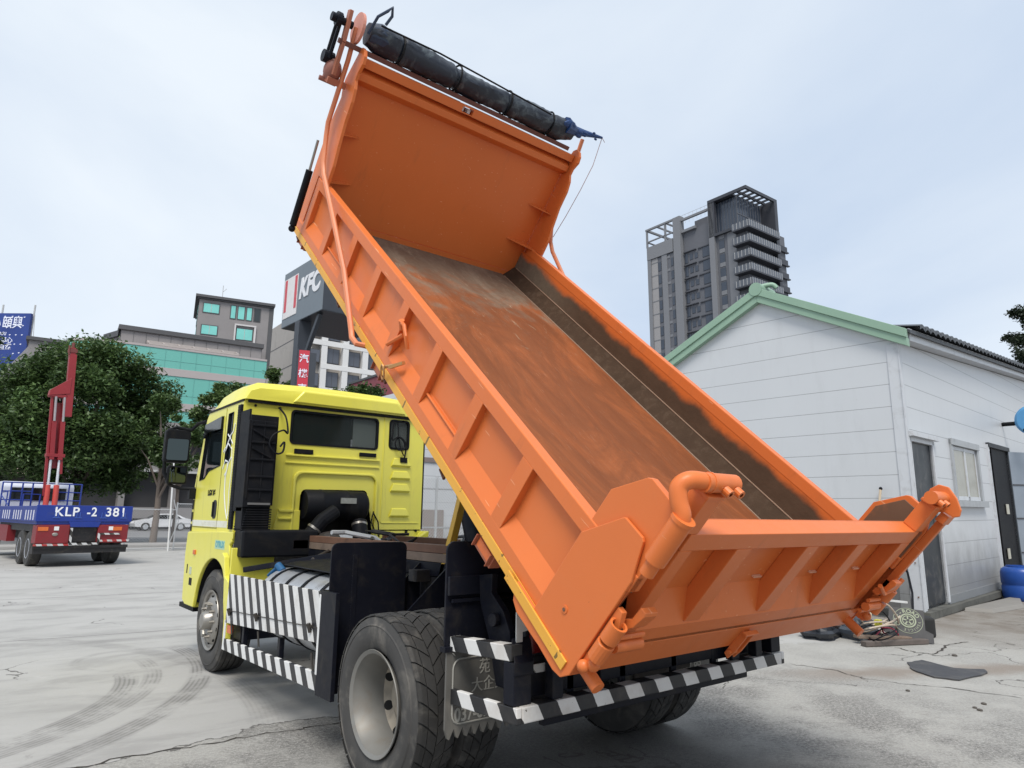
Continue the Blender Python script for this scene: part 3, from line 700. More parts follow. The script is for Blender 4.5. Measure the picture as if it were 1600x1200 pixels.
# hoist: two arms, ram, safety prop
g = G()
for s in (-1, 1): g.bar((s*.30, -.15, 1.15), (s*.30, 1.10, 3.02), .06, .30, up=(1, 0, 0))
g.build('hoist_arm', MBM, TR, bevel=.008)
g = G(); g.tube([(0, .55, 1.0), (0, .95, 2.0)], .11, 18); g.m = 1; g.tube([(0, .95, 2.0), (0, 1.25, 2.75)], .07, 16); g.build('hydraulic_ram', [MBM, MCH], TR, smooth=True)
g = G(); g.bar((-.42, .655, .93), (-.42, .345, 1.74), .05, .06, up=(1, 0, 0)); g.bar((-.42, .345, 1.70), (-.30, .50, 2.4), .05, .06, up=(1, 0, 0)); g.build('safety_prop', M('prop_yellow', (.78, .46, .06), .5, var=.15, grime=(.3, .2, .1)), TR, bevel=.004)
# axle, springs, gearbox clutter
g = G(); g.tube([(-1.0, 0, .5), (1.0, 0, .5)], .09, 14); g.sphere((0, 0, .52), .24, 14, 10); g.tube([(0, .2, .55), (0, 3.0, .8)], .06, 10)
for s in (-1, 1):
    for k in range(5): g.tube([(s*.55, -.75+k*.06, .78-k*.02), (s*.55, -.3, .64-k*.02), (s*.55, .3, .64-k*.02), (s*.55, .75-k*.06, .78-k*.02)], .025, 5)
    g.box(s*.55-.06, s*.55+.06, -.12, .12, .4, .72)
g.tube([(-1.0, 3.8375, .5), (1.0, 3.8375, .5)], .07, 10)
g.build('axle_and_springs', MDK, TR, smooth=True)
g = G(); random.seed(11)
for i in range(26):
    p = [(random.uniform(-.5, .3), random.uniform(.9, 3.0), random.uniform(1.0, 1.35))]
    for k in range(4): p.append((p[-1][0]+random.uniform(-.2, .2), p[-1][1]+random.uniform(-.3, .3), min(1.42, max(.9, p[-1][2]+random.uniform(-.1, .1)))))
    g.m = i % 5 if i % 5 < 3 else 0; g.tube(p, random.uniform(.008, .022), 6)
g.m = 0
for i in range(16):
    x, y, z = random.uniform(-.7, .35), random.uniform(.2, 3.0), random.uniform(.8, 1.2); a = random.uniform(.025, .06); g.box(x-a, x+a, y-a, y+a, z-a*.7, z+a*.7)
g.build_each('hose', [MDK, M('red_hose', (.35, .10, .08), .5), M('grey_hose', (.40, .41, .42), .5)], TR)
g = G(); g.box(-.35, .4, 3.1, 4.9, .8, 1.30); g.sphere((-.25, 3.0, 1.25), .16, 10, 8); g.tube([(-.75, 2.2, 1.18), (-.3, 2.7, 1.26)], .02, 8); g.build('engine_block', M('engine', (.035, .03, .028), .5, var=.5, vs=10, grime=(.12, .08, .06), ga=.5), TR, bevel=.01)
g = G(); g.box(-.62, -.45, 3.02, 3.06, 1.23, 1.33); g.box(-.30, -.12, 3.02, 3.08, 1.2, 1.34); g.box(.0, .14, 3.02, 3.08, 1.22, 1.33); g.build_each('valve_cap', M('pinkish_caps', (.45, .25, .22), .5, var=.4, vs=22), TR, bevel=.01)

# fuel tank
g = G(); g.lathe([(0, .001), (0, .27), (.03, .30), (1.50, .30), (1.53, .27), (1.53, .001)], (-.84, .98, .80), 'y', 40)
TK = g.build('fuel_tank', MALU, TR, smooth=True)
for y in (1.25, 1.62, 1.95, 2.3):
    g = G(); g.lathe([(0, .302), (0, .309), (.045, .309), (.045, .302)], (-.84, y, .80), 'y', 40, closed=True); g.build('tank_strap', MB, TK, smooth=True)
g = G(); g.tube([(-.93, 2.42, 1.07), (-.95, 2.50, 1.12)], .035, 14); g.tube([(-.98, 2.62, 1.02), (-.95, 2.5, 1.10)], .022, 10); g.build('tank_cap', M('blue_cap', (.01, .09, .22), .5), TK, smooth=True)
g = G(); g.m = 0
g.add([(-.95, 1.3, 1.135), (-.5, 1.2, 1.24), (-.5, 2.3, 1.24), (-.95, 2.35, 1.14), (-.95, 1.3, 1.125), (-.5, 1.2, 1.23), (-.5, 2.3, 1.23), (-.95, 2.35, 1.13)], [(0, 1, 2, 3), (7, 6, 5, 4), (0, 4, 5, 1), (1, 5, 6, 2), (2, 6, 7, 3), (3, 7, 4, 0)])
g.bar((-1.12, 2.9, 1.06), (-.55, 1.9, 1.25), .03, .05)
g.build('tank_cover', MBM, TR, bevel=.004)

# side guards with painted stripes
K1 = stripes('guard_stripes', (0, 1, -.5), .1905, .44, (.02, .02, .024), (.80, .80, .79), off=.12, rough=.4, worn=.29)
K2 = stripes('bar_stripes', (0, 1, -.7), .205, .48, (.02, .02, .024), (.80, .80, .79), off=.30, rough=.4, worn=.30)
g = G()
g.hexa([(-1.205, 2.985, .585), (-1.205, .90, .70), (-1.205, .86, 1.045), (-1.205, 2.985, 1.02)], [(-1.222, 2.985, .585), (-1.222, .90, .70), (-1.222, .86, 1.045), (-1.222, 2.985, 1.02)])
SG = g.build('side_guard_panel', K1, TR, bevel=.002)
g = G(); g.bar((-1.2265, 2.95, .70), (-1.2265, .90, .80), .004, .006)
for y in (2.86, 2.15, 1.05):
    g.tube([(-1.225, y, .66+(2.95-y)*.05), (-1.245, y, .72+(2.95-y)*.05)], .016, 8)
    g.tube([(-1.228, y+.03, .70+(2.95-y)*.05), (-1.228, y-.03, .70+(2.95-y)*.05)], .012, 6); g.tube([(-1.22, y-.03, .62), (-1.21, y-.05, .50)], .008, 6)
g.build('hinge', M('dark_hinge', (.04, .035, .03), .5), SG)
g = G(); g.hexa([(-1.195, 2.985, .345), (-1.195, .90, .385), (-1.195, .90, .505), (-1.195, 2.985, .445)], [(-1.222, 2.985, .345), (-1.222, .90, .385), (-1.222, .90, .505), (-1.222, 2.985, .445)])
g.build('side_guard_bar', K2, TR, bevel=.004)
g = G()
for y in (2.55, 1.7): g.box(-1.19, -1.15, y, y+.05, .40, .62)
g.box(-1.15, -.45, 2.75, 2.95, .45, .95)
g.build_each('guard_bracket', MBM, TR, bevel=.004)
g = G(); g.box(-1.215, -1.19, 2.84, 2.95, .50, .57); g.build('marker_lamp', MAMB, TR, bevel=.004)
g = G(); g.m = 0; g.box(-1.24, -1.10, .815, .88, .37, 1.06); g.m = 1; g.box(-1.243, -1.236, .86, .895, .50, 1.03); g.build('guard_post', [MBM, MWH], TR, bevel=.003)
# mud guards
g = G()
P = rrect(-1.215, -.61, .39, 1.385, .05, 4)
g.prism(P, 'y', .795, .81); g.box(-1.245, -1.215, .62, .86, .375, 1.06); g.box(-1.05, -1.01, .79, .796, .5, 1.3)
g.build('mud_guard', MBM, TR, bevel=.003)
g = G(); g.prism(rrect(.61, 1.215, .39, 1.385, .05, 4), 'y', .795, .81); g.build('mud_guard', MBM, TR, bevel=.003)
for s in (-1, 1):
    g = G(); g.prism(rrect(*sorted((s*.55, s*1.20)), .87, 1.445, .05, 4), 'y', -.635, -.62); g.bar((s*1.195, -.65, 1.21), (s*.6, -.65, 1.21), .02, .10)
    g.bar((s*1.17, -.645, 1.13), (s*.6, -.645, 1.13), .012, .02); g.bar((s*1.17, -.645, 1.25), (s*.6, -.645, 1.25), .012, .02); g.bar((s*1.02, -.65, .88), (s*1.02, -.65, 1.2), .04, .012)
    g.build('mud_guard', MBM, TR, bevel=.003)
# toothed mud flaps
MFP = M('flap_rubber', (.12, .115, .105), .6, var=.25, vs=5, grime=(.22, .20, .17), ga=.5)
MFT = M('flap_raised', (.33, .32, .29), .6, var=.15)
for s in (-1, 1):
    g = G(); x0, x1 = sorted((s*.70, s*1.20)); P = [(x1, .875), (x0, .875), (x0, .492)]
    n = 9; w = (x1-x0)/n
    for i in range(n): P += [(x0+w*(i+.3), .448), (x0+w*(i+.5), .442), (x0+w*(i+1), .492)]
    P[-1] = (x1, .49)
    g.prism(P, 'y', -.66, -.646)
    fp = g.build('mud_flap', MFP, TR)
    g = G(); R = rrect(x0+.04, x1-.04, .512, .835, .05, 4); g.tube([(a, -.662, b) for a, b in R], .005, 5, closed=True)
    g.tube([(x0+.04, -.664, .86), (x0+.041, -.664, .861)], .012, 8); g.build('raised_border', MFT, fp)
    text('plate_number', '037-8P', MFT, fp, (x0+.055, -.6615, .552), (1, 0, 0), (0, 0, 1), .095, .002, sx=.85, bold=.002, align='LEFT')
    text('company_name', '苑大企業' if s > 0 else '苑', MFT, fp, ((x0+x1)/2, -.6615, .775), (1, 0, 0), (0, 0, 1), .085, .002, sx=.9)
    text('company_name', '大企業', MFT, fp, ((x0+x1)/2+.03, -.6615, .685), (1, 0, 0), (0, 0, 1), .08, .002)
    g = G(); g.box(x0-.02, x1+.01, -.668, -.62, .875, .90); g.build('flap_bar', MBM, fp)
# hinge bracket and rear bumper
g = G()
for s in (-1, 1):
    P = [(-.686, 1.264), (-.807, 1.279), (-.80, 1.18), (-.90, 1.10), (-.96, 1.0), (-.99, .72), (-.85, .72), (-.78, .95), (-.70, 1.12)]
    g.prism(P, 'x', *sorted((s*.98, s*1.02)))
    g.prism([(-1.25, 1.12), (-1.05, 1.14), (-.9, 1.0), (-.9, .78), (-1.1, .78)], 'x', *sorted((s*.47, s*.55)))
    g.tube([(s*.40, -1.12, 1.02), (s*.66, -1.12, 1.02)], .06, 14); g.tube([(s*1.03, -.86, 1.05), (s*1.06, -.86, 1.05)], .035, 12)
g.build_each('hinge_bracket', MBM, TR, bevel=.004)
KB = stripes('bumper_stripes', (1, 0, .55), .245, .50, (.02, .02, .022), (.74, .73, .71), off=.66, worn=.335, rough=.5)
KS = stripes('bumper_side_stripes', (0, 1, -.7), .235, .52, (.02, .02, .022), (.78, .77, .75), off=.10, worn=.32, rough=.5)
g = G()
g.box(-1.135, 1.138, -1.205, -1.125, .632, .706)
RB = g.build('rear_bumper', KB, TR, bevel=.006)
for s in (-1, 1):
    g = G()
    g.hexa([(s*1.17, -1.205, .632), (s*1.17, -.64, .615), (s*1.17, -.64, .69), (s*1.17, -1.205, .706)], [(s*1.139, -1.205, .632), (s*1.139, -.64, .615), (s*1.139, -.64, .69), (s*1.139, -1.205, .706)])
    g.build('bumper_return', KS, RB, bevel=.004)
    g = G()
    g.hexa([(s*1.17, -1.16, .905), (s*1.17, -.64, .875), (s*1.17, -.64, .95), (s*1.17, -1.16, .978)], [(s*1.10, -1.16, .905), (s*1.10, -.64, .875), (s*1.10, -.64, .95), (s*1.10, -1.16, .978)])
    g.build('upper_bar', KS, RB, bevel=.004)
    g = G(); g.box(*sorted((s*1.06, s*1.169)), -1.18, -1.10, .707, .90); g.box(*sorted((s*.86, s*.93)), -1.19, -1.13, .707, 1.0)
    g.hexa([(s*1.169, -1.185, .90), (s*1.05, -1.185, .90), (s*1.05, -1.185, .84), (s*1.169, -1.185, .84)], [(s*1.12, -1.10, 1.0), (s*1.0, -1.10, 1.0), (s*1.0, -1.10, .84), (s*1.12, -1.10, .84)])
    g.build('bumper_post', MBM, RB, bevel=.004)
    # tail lamps with white marker tape
    g = G(); g.m = 0; g.box(*sorted((s*.60, s*1.03)), -1.10, -1.03, .90, 1.04); g.m = 1; g.box(*sorted((s*.62, s*1.01)), -1.112, -1.10, .915, 1.025); g.build('tail_lamp', [MBM, M('dark_red_lens', (.13, .006, .006), .2, var=.4, vs=14)], TR, bevel=.004)
    g = G(); g.prism([(s*1.105, .93), (s*1.105, 1.12), (s*1.03, 1.03), (s*1.065, 1.025), (s*1.065, .87)], 'y', -1.118, -1.112); g.prism([(s*1.01, .865), (s*.885, .865), (s*.85, .825), (s*.975, .825)], 'y', -1.118, -1.105); g.build('marker_tape', M('marker_tape', (.55, .55, .53), .5), TR)
    g = G(); g.box(*sorted((s*.55, s*1.06)), -1.10, -1.02, .71, .90); g.build('lamp_panel', MBM, TR, bevel=.004)
g = G(); g.box(-.5, .5, -1.10, -1.02, .72, .98); g.box(-.9, .9, -1.09, -1.05, .56, .62); 
for x in (-.75, -.35, .1, .5): g.box(x, x+.05, -1.1, -1.08, .6, .95)
g.box(.62, .70, -1.17, -1.12, .707, 1.0)
g.build('rear_cross_beam', MBM, TR, bevel=.004)
g = G(); g.box(.05, .60, -.86, -.85, .62, .86); pl = g.build('number_board', M('board_dark', (.035, .03, .028), .6, grime=(.12, .1, .08)), TR)
text('plate_number', '037-8P', M('faded_grey', (.16, .14, .12), .6), pl, (.32, -.861, .74), (1, 0, 0), (0, 0, 1), .14, .001, sx=.85)

for s in (-1, 1):
    for y in (.45, .85, 1.25):
        g = G(); g.prism([(s*.45, 1.22), (s*.46, 1.22), (s*.80, .92), (s*.80, .86), (s*.45, .86)], 'y', y, y+.015); g.build('outrigger', MBM, TR)
# ------------------------------------------------------------------ wheels
def tyre_mesh(xo, w, R, s, lugs, Rin):
    # xo: outer sidewall x, s: +1 body extends to +x from xo
    g = G(); sh = .022
    prof = [(.045, Rin-.01), (.02, Rin+.015), (.004, Rin+.07), (.0, Rin+.12), (.008, R-.06), (.02, R-.022), (.038, R-.012)]
    back = [(w-a, b) for a, b in prof[::-1]]
    g.m = 1; g.lathe([(s*a, b) for a, b in prof], (xo, 0, 0), 'x', 72)
    g.m = 0; g.lathe([(s*a, b) for a, b in [prof[-1], back[0]]], (xo, 0, 0), 'x', 72)
    g.m = 1; g.lathe([(s*a, b) for a, b in back], (xo, 0, 0), 'x', 72)
    g.m = 1; g.lathe([(s*.0075, R-.075), (s*.001, R-.068), (s*.0075, R-.061)], (xo, 0, 0), 'x', 72)
    g.m = 0
    if lugs:
        N = 30; nc = 6
        for i in range(N):
            for side in (0, 1):
                for row in (0, 1):
                    xa, xb = [(.016, .072), (.077, .134)][row]
                    a0 = 2*pi*(i+.5*side)/N
                    wd = 2*pi/N*.90
                    for part in ((0, .47), (.53, 1.0)) if row == 0 else ((0, .62), (.66, 1.0)):
                        pass
                    vs = []
                    for c in range(nc+1):
                        xx = xa+(xb-xa)*c/nc; t = xx/.135
                        sw = .62*t**1.4*2*pi/N*1.5
                        X = xx if side == 0 else w-xx
                        for e in (0, 1):
                            an = a0+sw+wd*e
                            top = R-.0015 if .03 < xx else R-.007
                            for rr in (R-.014, top): vs.append((xo+s*X, rr*cos(an), rr*sin(an)))
                    fs = []
                    for c in range(nc):
                        o = c*4
                        fs += [(o+1, o+3, o+7, o+5), (o, o+1, o+5, o+4), (o+3, o+2, o+6, o+7)]
                    fs += [(0, 2, 3, 1), (nc*4, nc*4+1, nc*4+3, nc*4+2)]
                    g.add(vs, fs)
    else:
        for q in (.03, .075, .12, .165, .21):
            a, b = s*(q*w/.24), s*((q+.034)*w/.24)
            g.lathe([(a, R-.012), (a, R-.001), (b, R-.001), (b, R-.012)], (xo, 0, 0), 'x', 72)
    return g
def wheel(xo, s, y, kind, w=.275, R=.5):
    """xo outer face, s=+1 when the wheel body runs towards +x"""
    mw = Matrix.Translation((0, y, R))
    Rr = .285
    g = G()
    if kind == 'front':
        g.lathe([(s*.03, Rr-.012), (s*.035, .24), (s*.012, .22), (s*.0, .19), (s*-.004, .14), (s*.02, .12), (s*.02, .001)], (xo, 0, 0), 'x', 48)
        g.lathe([(s*.02, .10), (s*-.06, .085), (s*-.075, .07), (s*-.08, .001)], (xo, 0, 0), 'x', 32)
        for k in range(10):
            a = 2*pi*k/10; c = (0, .165*cos(a), .165*sin(a))
            g.tube([(xo+s*.0, c[1], c[2]), (xo-s*.045, c[1], c[2])], [.017, .013], 6)
        m = MCH
    else:
        d = .215 if kind == 'dual_out' else .06
        g.lathe([(s*d, Rr-.02), (s*(d-.01), .235), (s*(d+.03), .20), (s*(d+.005), .16), (s*d, .001)], (xo, 0, 0), 'x', 48)
        g.lathe([(s*d, .105), (s*(d-.03), .10), (s*(d-.04), .001)], (xo, 0, 0), 'x', 28)
        for k in range(10):
            a = 2*pi*k/10+.2
            if kind == 'dual_in': g.tube([(xo+s*d, .165*cos(a), .165*sin(a)), (xo+s*(d-.03), .165*cos(a), .165*sin(a))], .015, 6)
        m = MST
    wb = g.build('wheel', m, TR, smooth=True, mw=mw)
    if kind == 'dual_out':
        wb.data.materials.clear(); wb.data.materials.append(M('dusty_hub', (.33, .29, .23), .55, metal=.2, var=.25, vs=9, grime=(.12, .10, .08), ga=.6))
    g = tyre_mesh(xo, w, R, s, kind != 'front', Rr)
    g.build('tyre', [MRUB, MRUBF], wb, smooth=True)
    g = G()
    g.lathe([(s*.012, Rr-.002), (s*.006, Rr+.012), (s*.0, Rr+.010), (s*.012, Rr-.012), (s*.035, Rr-.018), (s*.06, Rr-.030), (s*.14, Rr-.045), (s*(w-.05), Rr-.05), (s*(w-.01), Rr)], (xo, 0, 0), 'x', 64)
    g.build('rim', MST if kind != 'front' else MCH, wb, smooth=True)
    g = G()
    for k in range(8 if kind != 'front' else 10):
        a = 2*pi*(k+.5)/(8 if kind != 'front' else 10)
        if kind == 'front': xc, rc_, nx, nr, hr = .016, .222, -.96, -.2, .018
        else: xc, rc_, nx, nr, hr = {'dual_out': .215, 'dual_in': .06}[kind]+.010, .2175, -.66, -.75, .029
        c = Vector((xo+s*xc, rc_*cos(a), rc_*sin(a))); nv = Vector((s*nx, nr*cos(a), nr*sin(a))).normalized()
        g.tube([c-nv*.012, c+nv*.0025], hr, 16)
    g.build_each('hand_hole', M('hole_black', (.004, .004, .004), .9), wb, smooth=True)
    return wb
for s in (1, -1):
    wheel(-s*1.125, s, 3.8375, 'front')
    wheel(-s*1.272, s, 0, 'dual_out')
    wheel(-s*.955, s, 0, 'dual_in')

# ------------------------------------------------------------------ cab
cx = 1.10
def cutter(poly, ax, a0, a1):
    g = G(); g.prism(poly, ax, a0, a1); o = g.build('cutter', MB); return o
g = G()
# side profile extruded across the cab
prof = [(3.40, 1.40), (3.40, 2.755), (4.62, 2.755), (4.72, 2.66), (4.98, 1.90), (5.0, 1.40), (5.0, 1.36), (3.42, 1.36)]
g.prism(prof, 'x', -cx, cx)
cab = g.build('cab', [MY, M('cab_trim', (.02, .021, .023), .7)], TR)
inner = cutter([(3.45, 1.95), (3.45, 2.70), (4.58, 2.70), (4.66, 2.62), (4.93, 1.88), (4.93, 1.45), (4.0, 1.45), (3.97, 1.95)], 'x', -1.05, 1.05)
arch = cutter([(-.435, 1.30), (-.425, 1.78)] + arc(-.365, 1.79, .055, 180, 90, 4) + arc(.315, 1.80, .055, 90, 0, 4) + [(.47, 1.30)], 'y', 3.30, 3.90)
W1 = rrect(-.59, .475, 2.325, 2.70, .05, 5)
W2 = rrect(.615, .895, 2.35, 2.71, .05, 5)
wr1 = cutter(W1, 'y', 3.3, 3.5); wr2 = cutter(W2, 'y', 3.3, 3.5)
SWP = [(4.80, 1.95), (4.60, 1.965), (4.44, 2.045), (4.02, 2.09), (4.05, 2.645), (4.67, 2.60)]
sw = cutter(SWP, 'x', -1.3, 1.3)
QWP = [(3.70, 2.12), (3.89, 2.10), (3.875, 2.65), (3.70, 2.655)]
qw = cutter(QWP, 'x', -1.3, 1.3)
wf = cutter([(-.98, 2.0), (.98, 2.0), (.92, 2.58), (-.92, 2.58)], 'y', 4.55, 5.4)
cut(cab, [inner, arch, wr1, wr2, sw, qw, wf])
for p in cab.data.polygons:
    c = p.center
    inside = abs(c.x) < 1.06 and 3.44 < c.y < 5.02 and 1.44 < c.z < 2.71
    archp = abs(c.x-.02) < .47 and 3.42 < c.y < 3.95 and c.z < 1.95
    if inside or archp: p.material_index = 1
b = cab.modifiers.new('bevel', 'BEVEL'); b.width = .008; b.segments = 2; b.limit_method = 'ANGLE'; b.angle_limit = radians(50)
# roof cap, lofted
g = G()
def rsec(y, top, hw, zb):
    h = top-zb
    return [(-hw-.012, y, zb), (-hw-.004, y, zb+h*.10), (-hw+.035, y, zb+h*.62), (-hw+.13, y, zb+h*.88), (-.45, y, zb+h), (0, y, zb+h*1.02), (.45, y, zb+h), (hw-.13, y, zb+h*.88), (hw-.035, y, zb+h*.62), (hw+.004, y, zb+h*.10), (hw+.012, y, zb)]
secs = [rsec(3.352, 2.80, 1.07, 2.758), rsec(3.356, 2.90, 1.085, 2.758), rsec(3.42, 2.975, 1.10, 2.758), rsec(3.9, 3.0, 1.10, 2.758), rsec(4.3, 2.96, 1.09, 2.758), rsec(4.58, 2.87, 1.07, 2.756), rsec(4.72, 2.78, 1.03, 2.74)]
n = len(secs[0]); vs = [p for s_ in secs for p in s_]
fs = [(i*n+k, i*n+k+1, (i+1)*n+k+1, (i+1)*n+k) for i in range(len(secs)-1) for k in range(n-1)] + [tuple(range(n)), tuple(range((len(secs)-1)*n, len(secs)*n))] + [(i*n, (i+1)*n, (i+1)*n+n-1, i*n+n-1) for i in range(len(secs)-1)]
g.add(vs, fs)
rf = g.build('roof', MY, cab, smooth=True)
g = G()  # pressed shoulder above the back wall
g.hexa([(-.60, 3.335, 2.772), (.80, 3.335, 2.772), (.80, 3.36, 2.772), (-.60, 3.36, 2.772)], [(-.48, 3.338, 2.90), (.68, 3.338, 2.90), (.68, 3.37, 2.93), (-.48, 3.37, 2.93)])
g.build('roof_pressing', MY, cab, bevel=.012)
g = G(); g.box(-1.06, 1.06, 3.372, 3.399, 2.725, 2.750); g.box(-1.108, -1.094, 3.40, 4.66, 2.735, 2.757); g.box(1.094, 1.108, 3.40, 4.66, 2.735, 2.757); g.build('roof_seam', M('gap_black', (.01, .01, .01), .8), cab)
for xx in (-.98, -.72, .80):
    g = G(); g.tube([(xx, 3.392, 2.70), (xx, 3.399, 2.70)], .014, 10); g.build('grommet', MB, cab)
# glass
MG = NT('cab_glass'); MG.col((.006, .01, .012)); MG.rough(.06); MG.b.inputs['Alpha'].default_value = .88; MG.b.inputs['Specular IOR Level'].default_value = .3; MG = MG.m
MGR = NT('cab_rear_glass'); MGR.col((.03, .04, .038)); MGR.rough(.05); MGR.b.inputs['Alpha'].default_value = .35; MGR.b.inputs['Specular IOR Level'].default_value = .25; MGR = MGR.m
def ring_frame(P, ax, a0, a1, wd, name, mat, par):
    n = len(P); cxx = sum(p[0] for p in P)/n; cyy = sum(p[1] for p in P)/n
    I = []
    for i in range(n):
        p = Vector(P[i]); q0 = Vector(P[i-1]); q1 = Vector(P[(i+1) % n]); t = (q1-q0).normalized(); nn = Vector((-t.y, t.x))
        if nn.dot(Vector((cxx, cyy))-p) < 0: nn = -nn
        I.append(tuple(p+nn*wd))
    g = G()
    def P3(p, a): return {'x': (a, p[0], p[1]), 'y': (p[0], a, p[1])}[ax]
    vs = [P3(p, a0) for p in P]+[P3(p, a0) for p in I]+[P3(p, a1) for p in P]+[P3(p, a1) for p in I]; fs = []
    for i in range(n):
        j = (i+1) % n; fs += [(i, j, n+j, n+i), (2*n+i, 3*n+i, 3*n+j, 2*n+j), (i, 2*n+i, 2*n+j, j), (n+i, n+j, 3*n+j, 3*n+i)]
    g.add(vs, fs); return g.build(name, mat, par)
for P in (W1, W2):
    g = G(); g.prism(P, 'y', 3.41, 3.415); gw = g.build('rear_window', MGR, cab)
    ring_frame(P, 'y', 3.392, 3.43, .022, 'window_seal', MB, cab)
g = G(); g.box(-.70, .16, 3.47, 3.49, 2.28, 2.705); g.build('curtain', M('curtain', (.003, .003, .004), 1.0, spec=0.), cab)
g = G(); g.box(.165, .50, 3.43, 3.44, 2.30, 2.705); g.build('bright_view_panel', M('bright_view_grey', (.36, .42, .40), .6), cab)  # added pale panel, stands in for the bright view through the glass
g = G(); g.box(.60, .91, 3.43, 3.44, 2.33, 2.715); g.build('bright_view_panel', M('bright_view_grey2', (.27, .30, .29), .6), cab)  # same added panel, lightens the small rear pane as if seen through
g = G(); g.box(.30, .85, 3.7, 3.85, 1.95, 2.3); g.build('seat', M('seat_cloth', (.05, .05, .055), .9), cab)
g = G(); g.prism([(-1.0, 1.98), (1.0, 1.98), (.93, 2.6), (-.93, 2.6)], 'y', 4.80, 4.806); g.xf(Matrix.Translation((0, 4.80, 2.29)) @ Matrix.Rotation(radians(24), 4, 'X') @ Matrix.Translation((0, -4.80, -2.29))); g.build('windscreen', MGR, cab)
for s in (-1, 1):
    for P, nm in ((SWP, 'side_window'), (QWP, 'quarter_window')):
        g = G(); g.prism(P, 'x', *sorted((s*1.082, s*1.087))); g.build(nm, MG, cab)
        ring_frame(P, 'x', *sorted((s*1.075, s*1.106)), .018, 'window_seal', MB, cab)
    g = G(); g.prism([(4.06, 2.50), (4.05, 2.64), (4.68, 2.60), (4.74, 2.45), (4.69, 2.44), (4.60, 2.50)], 'x', *sorted((s*1.11, s*1.125))); g.build('wind_deflector', MDGL, cab)
    # door
    g = G()
    sm = M('seam', (.16, .14, .02), .8)
    x0, x1 = sorted((s*1.1005, s*1.103))
    for a, b, c, d in ((3.958, 3.966, 1.415, 2.72), (4.90, 4.908, 1.42, 2.02), (3.966, 4.90, 1.418, 1.425)): g.box(x0, x1, a, b, c, d)
    dr = g.build('door_seam', sm, cab)
    g = G(); g.prism(rrect(4.02, 4.16, 1.52, 1.72, .05, 4), 'x', *sorted((s*1.10, s*1.104))); g.m = 1; g.box(*sorted((s*1.104, s*1.118)), 4.11, 4.135, 1.54, 1.70); g.build('door_handle', [M('handle_recess', (.012, .012, .014), .6), MB], cab)
    g = G(); g.box(*sorted((s*1.1005, s*1.1025)), 3.60, 4.93, 1.432, 1.50); g.build('white_band', M('white_band', (.70, .70, .62), .5, var=.1, vs=20, grime=(.5, .45, .2), ga=.5), cab)
    # pillar trim and slats
    g = G(); g.box(*sorted((s*1.09, s*1.125)), 3.405, 3.50, 1.42, 2.70)
    for k in range(46): g.box(*sorted((s*1.125, s*1.131)), 3.42, 3.485, 1.45+k*.027, 1.463+k*.027)
    g.build('pillar_trim', MB, cab, bevel=.003)
    g = G()
    for k in range(4): g.box(*sorted((s*1.09, s*1.106)), 4.93, 4.985, 1.20+k*.14, 1.31+k*.14)
    g.build('corner_slats', MB, cab)
text('door_lettering', 'LGX 06', MB, cab, (-1.1035, 4.25, 1.80), (0, -1, 0), (0, 0, 1), .085, .001, bold=.003, sx=1.05)
text('band_lettering', 'AUTO SERVICE', M('faint_letters', (.55, .55, .48), .6), cab, (-1.103, 4.28, 1.466), (0, -1, 0), (0, 0, 1), .05, .0008, space=1.6)
# hand-painted white scrolls behind the door
g = G()
def ribbon(P, r):
    g.tube([(-1.104, a, b) for a, b in P], r, 5)
ribbon([(3.62, 1.52), (3.70, 1.62), (3.78, 1.78), (3.80, 1.95), (3.74, 2.10), (3.66, 2.16)], .012)
ribbon([(3.60, 1.55), (3.63, 1.80), (3.60, 2.05), (3.66, 2.25), (3.80, 2.32), (3.90, 2.22)], .010)
ribbon([(3.92, 2.05), (3.85, 2.14), (3.76, 2.12), (3.77, 2.02), (3.84, 1.98)], .012)
ribbon([(3.94, 2.24), (3.84, 2.30), (3.74, 2.40), (3.66, 2.44), (3.62, 2.52)], .012)
ribbon([(3.64, 2.30), (3.72, 2.36), (3.84, 2.42)], .010)
g.xf(Matrix.Translation((-1.104, 0, 0)) @ Matrix.Diagonal((.25, 1, 1, 1)) @ Matrix.Translation((1.104, 0, 0)))
g.build('painted_scroll', M('scroll_white', (.78, .80, .80), .5), cab)

# pressed details of the back wall
g = G()
P = [(-.52, 1.41), (-.52, 1.93)] + arc(-.43, 1.95, .09, 180, 90, 4) + arc(.40, 1.955, .09, 90, 0, 4) + [(.49, 1.94), (.49, 1.41)]
def rim_band(P, wd, y0, y1):
    n = len(P); I = [(p[0]+(.0 if abs(p[0]) < .3 else (-wd if p[0] > 0 else wd)), p[1]-(wd if p[1] > 1.9 else 0)) for p in P]
    vs = [(p[0], y0, p[1]) for p in P]+[(p[0], y0-.0, p[1]) for p in I]+[(p[0], y1, p[1]) for p in P]+[(p[0], y1, p[1]) for p in I]; fs = []
    for i in range(n-1):
        fs += [(i, i+1, n+i+1, n+i), (2*n+i, 3*n+i, 3*n+i+1, 2*n+i+1), (i, 2*n+i, 2*n+i+1, i+1), (n+i, n+i+1, 3*n+i+1, 3*n+i)]
    g.add(vs, fs)
rim_band(P, .028, 3.372, 3.402)
P2 = [(-.445, 1.41), (-.445, 1.79)] + arc(-.38, 1.80, .055, 180, 90, 4) + arc(.34, 1.81, .055, 90, 0, 4) + [(.485, 1.41)]
g.build('arch_flange', MY, cab, bevel=.01)
g = G(); g.box(-.62, .50, 3.385, 3.401, 2.115, 2.135); g.box(-.62, .50, 3.375, 3.401, 2.195, 2.215)
